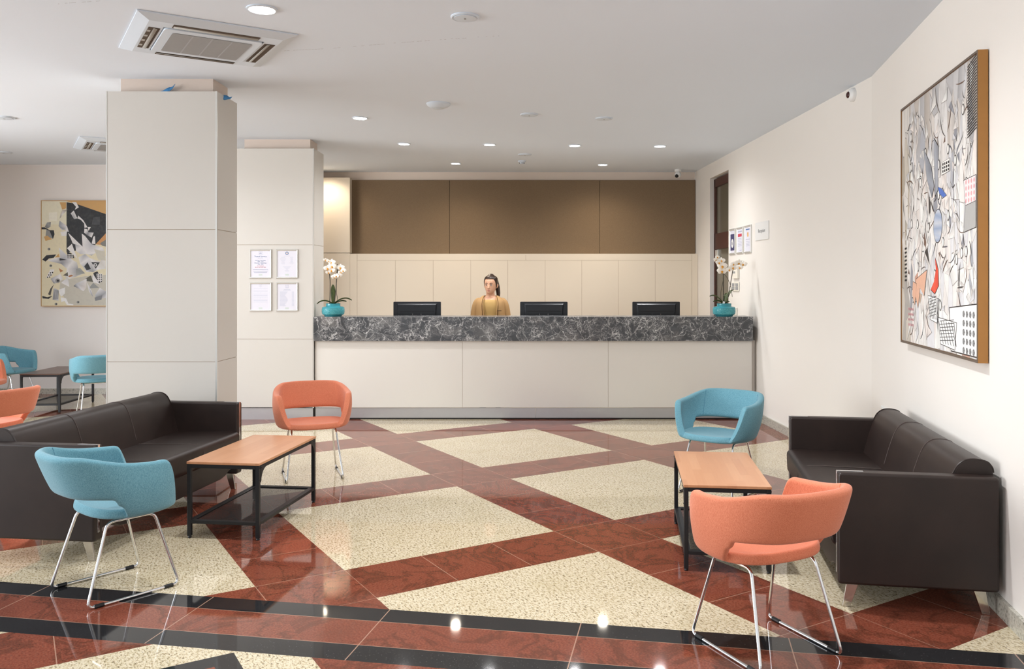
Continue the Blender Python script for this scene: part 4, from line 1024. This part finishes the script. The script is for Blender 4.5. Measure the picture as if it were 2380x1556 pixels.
p2([(580, 530), (620, 560), (700, 660), (830, 700), (860, 740), (740, 770), (700, 800), (640, 780), (560, 780), (510, 740), (500, 660), (590, 690)], [WH, WH, (190, 190, 196), WH, (205, 203, 200), WH, (150, 152, 158), WH, (200, 200, 206), WH, (160, 162, 170), WH])
p2([(540, 820), (620, 780), (680, 830), (800, 870), (870, 800), (870, 960), (780, 970), (720, 1000), (640, 1000), (600, 940), (560, 900)], [WH, (170, 172, 180), WH, (210, 206, 200), WH, (216, 214, 210), WH, (150, 152, 158), WH, (190, 192, 198), WH])
p2([(610, 930), (650, 880), (690, 960), (640, 980)], BK); p2([(695, 878), (800, 882), (750, 960)], BK); p2(ell(745, 912, 22, 20), (226, 226, 226)); p2(ell(745, 912, 12, 10), (60, 60, 62))
p2([(510, 960), (560, 950), (620, 1015), (510, 1040)], [(150, 152, 150), (170, 172, 168)]); p2([(400, 740), (480, 790), (490, 830), (405, 830)], BK)
for i in range(4):
    for j in range(2): p2(ell(415 + i * 18, 790 + j * 26, 8, 9, 10), (232, 230, 226))
p2([(310, 830), (400, 850), (310, 860)], BK); p2([(720, 1010), (770, 990), (830, 1100), (780, 1150), (740, 1080)], BK); p2([(760, 1020), (830, 1020), (825, 1120), (770, 1120)], WH)
for i in range(3):
    for j in range(4): p2(ell(775 + i * 22, 1035 + j * 26, 7, 9, 10), (36, 36, 40))
p2([(715, 1020), (800, 1150), (710, 1120)], WH); p2([(625, 1080), (690, 1040), (720, 1120), (640, 1110)], (92, 92, 82)); p2([(660, 1200), (720, 1130), (790, 1190)], (150, 152, 150))
p2([(510, 1140), (640, 1080), (635, 1190), (600, 1232), (480, 1170)], [(190, 192, 198), WH, (214, 206, 200), WH, (60, 62, 66)]); p2([(640, 1120), (700, 1230), (715, 1300), (670, 1240)], [WH, WH, (140, 145, 160), WH])
p2([(200, 1080), (320, 1020), (350, 1080), (300, 1130), (240, 1140)], [(170, 172, 178), WH, (210, 210, 212), WH, (130, 132, 140)]); p2(ell(288, 1105, 30, 28), (150, 148, 146)); p2(ell(290, 1105, 14, 13), (40, 40, 44))
p2([(330, 1130), (410, 1060), (430, 1180), (390, 1160)], [WH, (206, 206, 208), WH, (170, 172, 178)]); p2([(350, 1040), (410, 1000), (415, 1050)], (100, 96, 86)); p2([(415, 1050), (450, 1030), (478, 1045), (430, 1062)], (176, 120, 76)); p2([(300, 950), (355, 985), (320, 1005)], (186, 128, 86))
p2([(145, 1075), (200, 965), (250, 970), (210, 1050)], WH)
for q in ((200, 1010), (225, 1005), (180, 1035), (205, 1035), (165, 1062), (190, 1060)): p2(ell(q[0], q[1], 8, 9, 10), (34, 34, 38))
p2([(92, 455), (130, 455), (190, 490), (240, 490), (250, 540), (230, 598), (190, 520), (150, 480), (92, 480)], BK); p2([(130, 450), (160, 395), (205, 390), (200, 450), (160, 470)], [(120, 122, 122), (160, 162, 162)]); p2([(150, 480), (190, 500), (230, 595), (140, 560)], (146, 148, 146)); p2([(120, 570), (160, 555), (220, 600), (140, 620)], TN)
for q in ((182, 720), (203, 922), (535, 1365), (268, 1388)): p2(ell(q[0], q[1], 18, 16), (150, 150, 146)); p2(ell(q[0] + 3, q[1], 8, 8), (50, 50, 52))
p2([(240, 1150), (215, 1220), (200, 1285), (170, 1270), (200, 1200)], (84, 82, 76)); p2([(100, 1290), (160, 1305), (225, 1290), (180, 1325), (105, 1320)], BK); p2([(240, 1190), (300, 1220), (298, 1350), (225, 1335)], [(210, 210, 212), (150, 152, 156)])
for i in range(7): p2([(240 + i * 9, 1205 + 4 * i), (244 + i * 9, 1205 + 4 * i), (238 + i * 9, 1330), (234 + i * 9, 1330)], (90, 92, 98))
p2([(300, 1215), (378, 1185), (375, 1260), (330, 1300), (305, 1250)], (236, 236, 236)); p2([(325, 1305), (390, 1320), (420, 1385), (478, 1390), (478, 1405), (400, 1400), (370, 1350), (330, 1365)], (238, 238, 238))
p2([(740, 1280), (800, 1190), (880, 1240), (900, 1310), (760, 1330)], [(190, 192, 196), WH, (170, 172, 178), WH, (120, 122, 128)]); p2([(735, 1310), (830, 1280), (820, 1335), (745, 1350)], (130, 132, 136)); p2([(800, 650), (880, 600), (880, 690), (830, 680)], (130, 130, 124)); p2([(730, 720), (860, 750), (870, 860), (780, 850)], (206, 202, 188))
painting('black and cream collage painting on the far lounge wall, partly behind the column', 1.5, 1.45, (at(97, 0, 11.57).x + .75, 11.599, zat(589.5, 11.57)), 0, lay2, M['tan'], M['tan'], .006)
# ------------------------------------------------------------------ the receptionist
def blend_body(parts, voxel):
    """fuse several closed shapes into one continuous skin"""
    me = bpy.data.meshes.new('tmp'); me.from_pydata(parts.v, [], parts.f); me.update()
    bm = bmesh.new(); bm.from_mesh(me); bmesh.ops.recalc_face_normals(bm, faces=bm.faces); bm.to_mesh(me); bm.free()
    o = bpy.data.objects.new('tmp', me); C.objects.link(o)
    r = o.modifiers.new('r', 'REMESH'); r.mode = 'VOXEL'; r.voxel_size = voxel; r.use_smooth_shade = True
    s = o.modifiers.new('s', 'SMOOTH'); s.factor = .5; s.iterations = 3
    dg = bpy.context.evaluated_depsgraph_get(); m2 = bpy.data.meshes.new_from_object(o.evaluated_get(dg))
    bpy.data.objects.remove(o); return m2
def ring(cx, cy, z, a, b, n=28, p=.9, tilt=0.): return [(cx + a * spow(math.cos(2 * PI * i / n), p), cy + b * spow(math.sin(2 * PI * i / n), p), z + tilt * math.sin(2 * PI * i / n)) for i in range(n)]
pY = 10.42
px0 = at(1140, 0, pY).x
per = thing('person', 'woman with tied-back dark hair in a tan jacket and mustard top, standing behind the counter', 'person', (px0, pY, 0))
ez = zat(663.5, pY); 
body = MB()
# torso, neck (faces -y)
tor = [(.86, .165, .105), (.95, .175, .115), (1.05, .135, .095), (1.12, .132, .095), (1.2, .15, .108), (1.28, .150, .105), (1.32, .125, .085), (1.345, .09, .065), (1.365, .062, .055)]
body.loft([ring(0, 0, z, a, b) for z, a, b in tor])
body.tube([(0, .012, 1.32), (.0, .004, 1.38), (-.004, -.004, 1.46)], [.06, .052, .052], 20)
# head, turned a little towards the entrance
HX, HY, HZ = .004, -.012, ez
yaw = R(-14); hm = Matrix.Translation((HX, HY, HZ)) @ Matrix.Rotation(yaw, 4, 'Z')
hr = []
prof = [(-.106, .016, -.064, -.02), (-.101, .028, -.079, .0), (-.090, .040, -.088, .03), (-.071, .052, -.091, .062), (-.045, .063, -.093, .085), (-.01, .072, -.092, .097), (.02, .075, -.094, .101), (.05, .0745, -.091, .099), (.08, .066, -.078, .088), (.102, .048, -.052, .064), (.113, .024, -.02, .032)]
for z, a, y0, y1 in prof:
    c, b = (y0 + y1) / 2, (y1 - y0) / 2; hr.append([hm @ Vector(q) for q in ring(0, c, z, a, b, 28, .92)])
body.loft(hr)
def hp(x, y, z): return tuple(hm @ Vector((x, y, z)))
body.loft([[hp(*q) for q in r_] for r_ in ([(-.008, -.088, .02), (.008, -.088, .02), (.006, -.08, .022), (-.006, -.08, .022)], [(-.010, -.103, -.018), (.010, -.103, -.018), (.012, -.082, -.018), (-.012, -.082, -.018)], [(-.014, -.109, -.034), (.014, -.109, -.034), (.016, -.084, -.036), (-.016, -.084, -.036)], [(-.008, -.095, -.043), (.008, -.095, -.043), (.008, -.084, -.045), (-.008, -.084, -.045)])])
for sx in (-1, 1):
    body.tube([hp(sx * .072, .012, .018), hp(sx * .081, .02, .004), hp(sx * .078, .016, -.022), hp(sx * .07, .008, -.032)], [.010, .014, .011, .007], 10)
    # arms, hanging; hands with separate fingers
    body.tube([(sx * .11, .0, 1.29), (sx * .155, .003, 1.255), (sx * .184, .01, 1.18), (sx * .199, .012, 1.06), (sx * .216, -.02, .94), (sx * .224, -.05, .84)], [.03, .036, .036, .034, .031, .024], 14)
    body.loft([[(sx * .224 + a * .012, -.055 + b * .03 , z) for a, b in ((-1, -1), (1, -1), (1, 1), (-1, 1))] for z in (.845, .80, .765)])
    for j, (dy, ln) in enumerate(((-.027, .066), (-.009, .078), (.009, .072), (.026, .055))):
        body.tube([(sx * .224, -.056 + dy, .775), (sx * .223, -.058 + dy, .775 - ln * .45), (sx * .214, -.056 + dy, .775 - ln * .8), (sx * .204, -.052 + dy, .775 - ln)], [.009, .0085, .0078, .0065], 8)
    body.tube([(sx * .220, -.07, .82), (sx * .214, -.095, .79), (sx * .210, -.104, .76), (sx * .204, -.105, .74)], [.011, .01, .0095, .0075], 8)
    # legs and feet
    body.tube([(sx * .085, 0, .92), (sx * .088, -.005, .72), (sx * .09, -.01, .50), (sx * .09, .01, .34), (sx * .092, .015, .10)], [.085, .078, .052, .05, .034], 16)
    body.tube([(sx * .094, .035, .045), (sx * .096, -.05, .04), (sx * .1, -.15, .028)], [.036, .036, .024], 12)
bo = blend_body(body, .0055)
for p in bo.polygons: p.use_smooth = True
bo.materials.clear(); bo.materials.append(M['skin']); bo.name = 'body'
b_ = bpy.data.objects.new('body', bo); C.objects.link(b_); b_.parent = per
# face details
for sx in (-1, 1):
    o = obj('eye', MB().sphere((0, 0, 0), .0105, 14, 10, (1.25, .6, .62)), M['eyew'], per); o.matrix_local = hm @ Matrix.Translation((sx * .030, -.0835, .002))
    obj('iris', MB().sphere((0, -.0045, 0), .0056, 12, 8, (1, .6, 1)), M['iris'], o)
    o2 = obj('upper_lid', MB().tube([(-.0155, -.001, .001), (-.007, -.007, .0075), (.003, -.0075, .0082), (.0155, -.001, .002)], [.0015, .0024, .0024, .0015], 6), M['brow'], o)
    pts = [(sx * .013, -.0905, .0195), (sx * .024, -.0905, .025), (sx * .036, -.084, .0255), (sx * .047, -.073, .02)]
    o = obj('eyebrow', MB().tube([hp(*q) for q in pts], [.003, .0034, .003, .0016], 8), M['brow'], per)
o = obj('mouth', MB().loft([[hp(*q) for q in r_] for r_ in ([(-.024, -.0805, -.065)] * 6, [(-.010, -.0925, -.0605), (-.010, -.0955, -.0625), (-.010, -.093, -.0655), (-.010, -.096, -.069), (-.010, -.092, -.0735), (-.010, -.08, -.066)], [(0, -.0945, -.0618), (0, -.097, -.063), (0, -.0945, -.0657), (0, -.0975, -.07), (0, -.094, -.0745), (0, -.08, -.066)], [(.010, -.0925, -.0605), (.010, -.0955, -.0625), (.010, -.093, -.0655), (.010, -.096, -.069), (.010, -.092, -.0735), (.010, -.08, -.066)], [(.024, -.0805, -.065)] * 6)], True, True), M['lips'], per)
# hair pulled back: cap over the skull with a hairline, bun-less ponytail behind
mb = MB(); rows = []
n = 36
for k in range(11):
    zz = -.03 + k * .0148
    row = []
    for i in range(n + 1):
        a = -PI + 2 * PI * i / n      # a=0 at the back
        row.append((a, zz))
    rows.append(row)
def hairpt(a, z, off):
    # interpolate head section
    P = prof
    z = max(P[0][0], min(P[-1][0] - .0001, z))
    for (z0, a0, f0, b0), (z1, a1, f1, b1) in zip(P, P[1:]):
        if z0 <= z <= z1:
            t = (z - z0) / (z1 - z0); aa = a0 + (a1 - a0) * t; f = f0 + (f1 - f0) * t; bb = b0 + (b1 - b0) * t; break
    c, h = (f + bb) / 2, (bb - f) / 2
    return Vector(((aa + off) * spow(math.sin(a), .92), c + (h + off) * spow(math.cos(a), .92), z + off * .3))
fs = []; vs = []; N2 = 40; levels = 14
for k in range(levels + 1):
    for i in range(N2):
        a = -PI + 2 * PI * i / N2; fr = abs(a) / PI      # 1 at the front
        lo = -.055 + (.077 + .055) * sm((fr - .42) / .33) if fr > .42 else -.055 - .0 * fr
        lo = min(lo, .078)
        z = lo + (.113 - lo) * (k / levels) ** .9
        off = .0075 + .016 * (k / levels) ** 2 * (1 - fr * .5)
        if k == 0: off = .001
        vs.append(hm @ hairpt(a, z, off))
for k in range(levels):
    for i in range(N2): fs.append((k * N2 + i, k * N2 + (i + 1) % N2, (k + 1) * N2 + (i + 1) % N2, (k + 1) * N2 + i))
top0 = [vs[levels * N2 + i] for i in range(N2)]; cc = sum(top0, Vector()) / N2; lv2 = levels
for (q, dz) in ((.86, .008), (.62, .016), (.34, .021), (.12, .023)):
    vs += [cc + (p - cc) * q + Vector((.004 * (1 - q), .008 * (1 - q), dz)) for p in top0]
    for i in range(N2): fs.append((lv2 * N2 + i, lv2 * N2 + (i + 1) % N2, (lv2 + 1) * N2 + (i + 1) % N2, (lv2 + 1) * N2 + i))
    lv2 += 1
fs.append(tuple(lv2 * N2 + i for i in range(N2)))
mb.add(vs, fs)
hair = obj('hair', mb, M['hair'], per)
mb = MB().tube([hp(.004, .085, .07), hp(.008, .125, .085), hp(.02, .15, .05), hp(.045, .145, -.03), hp(.06, .125, -.10), hp(.064, .11, -.16), hp(.062, .105, -.20)], [.022, .03, .032, .029, .025, .018, .006], 14)
obj('ponytail', mb, M['hair'], hair)
obj('hair_tie', MB().tube([hp(.004, .10, .076), hp(.006, .112, .082)], .0255, 14), M['dark'], hair)
obj('crown_knot', MB().sphere(hp(.010, .062, .095), .032, 16, 10, (1.1, 1.0, .8)), M['hair'], hair)
def SLV(sx):
    key = [(.115, .0, 1.312), (.148, .0, 1.298), (.170, .003, 1.262), (.186, .008, 1.19), (.200, .012, 1.10), (.213, .01, 1.02), (.221, -.015, .93), (.224, -.04, .865)]
    out = []
    for k in range(16):
        t = k / 15 * (len(key) - 1); i = min(int(t), len(key) - 2); f = t - i
        P = [Vector(key[max(0, min(len(key) - 1, i + j))]) for j in (-1, 0, 1, 2)]
        q = .5 * (2 * P[1] + (P[2] - P[0]) * f + (2 * P[0] - 5 * P[1] + 4 * P[2] - P[3]) * f * f + (3 * P[1] - P[0] - 3 * P[2] + P[3]) * f ** 3)
        out.append((sx * q.x, q.y, q.z))
    return out
# top, open jacket, trousers
mb = MB(); sh = [(.90, .178, .118), (1.0, .158, .11), (1.08, .143, .103), (1.16, .148, .108), (1.22, .155, .116), (1.28, .155, .11), (1.315, .138, .094)]
rg = [ring(0, 0, z, a, b, 40) for z, a, b in sh]
rg.append([(x * .60, y * .80 - .0, 1.335 + (.012 if y > 0 else -.006)) for x, y, _ in ring(0, 0, 0, .16, .09, 40)])
mb.loft(rg, True, False); o = obj('top', mb, M['shirt'], per)
def jk(z, a, b, gap, n=40):      # ring open at the front (-y), gap = half opening
    g = math.asin(min(1, gap / a)); out = []
    for i in range(n):
        t = -PI / 2 + g + (2 * PI - 2 * g) * i / (n - 1)
        out.append((a * spow(math.cos(t), .85), b * spow(math.sin(t), .85), z))
    return out
mb = MB(); J = [(.74, .222, .150, .085), (.86, .212, .145, .08), (.98, .196, .136, .077), (1.06, .186, .130, .076), (1.14, .178, .130, .080), (1.22, .176, .132, .088), (1.28, .172, .124, .090), (1.312, .160, .104, .086), (1.334, .136, .086, .080), (1.352, .108, .074, .074), (1.37, .084, .066, .066)]
mb.loft([jk(*q) for q in J], False, False)
jo = obj('jacket', mb, M['jacket'], per); s_ = jo.modifiers.new('s', 'SOLIDIFY'); s_.thickness = .008; s_.offset = 1; ss = jo.modifiers.new('b', 'SUBSURF'); ss.levels = ss.render_levels = 1
for sx in (-1, 1):
    mb = MB().tube(SLV(sx), [.024, .042, .047, .049, .051, .0525, .053, .053, .0525, .052, .051, .050, .049, .048, .047, .046], 20)
    obj('sleeve', mb, M['jacket'], jo)
    ln = [(sx * q[3] * .985, -q[2] * (1 - (q[3] / q[1]) ** 2.35) ** .43 - .008, q[0]) for q in J[:-1]]
    obj('jacket_edge', MB().tube(ln, .006, 8), M['jacket'], jo)
obj('breast_pocket', MB().box((.088, -.139, 1.186), (.140, -.126, 1.193)), M['brow'], jo)
mb = MB()
mb.loft([ring(0, 0, z, a, b) for z, a, b in ((.92, .178, .122), (.86, .182, .125), (.80, .18, .125))])
for sx in (-1, 1): mb.loft([ring(sx * .088, y, z, a, a, 20) for z, a, y in ((.86, .095, 0), (.72, .088, 0), (.5, .072, 0), (.3, .066, .01), (.09, .06, .012))])
obj('trousers', mb, M['trous'], per)
for sx in (-1, 1):
    obj('shoe', MB().tube([(sx * .094, .06, .038), (sx * .096, -.05, .04), (sx * .1, -.17, .028)], [.04, .042, .028], 12), M['blackpl'], per)

# ------------------------------------------------------------------ light
w = bpy.data.worlds.new('world'); bpy.context.scene.world = w; w.use_nodes = True
bg = w.node_tree.nodes['Background']; bg.inputs[0].default_value = (.93, .97, 1.0, 1); bg.inputs[1].default_value = .62
def area(name, loc, rot, sx, sy, power, col=(1, 1, 1)):
    l = bpy.data.lights.new(name, 'AREA'); l.shape = 'RECTANGLE'; l.size = sx; l.size_y = sy; l.energy = power; l.color = col
    o = bpy.data.objects.new(name, l); C.objects.link(o); o.location = loc; o.rotation_euler = rot; return o
area('window_light_front', (-2.5, -2.6, 1.7), (R(90), 0, 0), 8, 2.8, 30, (.98, .99, 1))
area('window_light_side', (-9.6, 4.4, 1.7), (R(90), 0, R(-90)), 8.4, 2.6, 640, (.965, .985, 1))
def spot(p, power, col, ang=130, blend=.8, rad=.06):
    l = bpy.data.lights.new('downlight_or_fill_beam', 'SPOT'); l.energy = power; l.color = col; l.spot_size = R(ang); l.spot_blend = blend; l.shadow_soft_size = rad
    o = bpy.data.objects.new('downlight_or_fill_beam', l); C.objects.link(o); o.location = (p[0], p[1], HC - .03); return o
warm = (1, .85, .67)
for p in dlpos[1:6]: spot(p, 70, (.99, .985, 1), 165, 1.)
spot((-3.9, 8.0), 95, (.98, .985, 1), 165, 1.); spot(dlpos[0], 76, (.98, .985, 1), 165, 1.)  # first one is an added fill without fixture, brightening the lounge wall
for q, e_ in (((.4, 4.5), 210), ((.5, 2.3), 45), ((-1.7, 2.4), 45)): spot(q, e_, (.98, .985, 1), 165, 1.)  # unseen fills added overhead to brighten the column's side face, no fixtures
for p in dlpos[6:]: spot(p, 55, warm, 150, 1.)
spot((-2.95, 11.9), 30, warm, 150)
sc = bpy.context.scene
sc.view_settings.view_transform = 'Standard'; sc.view_settings.look = 'None'; sc.view_settings.exposure = .10; sc.view_settings.gamma = .94
sc.cycles.use_denoising = True
sc.cycles.max_bounces = 6; sc.cycles.diffuse_bounces = 4; sc.cycles.glossy_bounces = 3; sc.cycles.use_adaptive_sampling = True; sc.cycles.adaptive_threshold = .05; sc.cycles.transparent_max_bounces = 8
sc.cycles.sample_clamp_indirect = 6
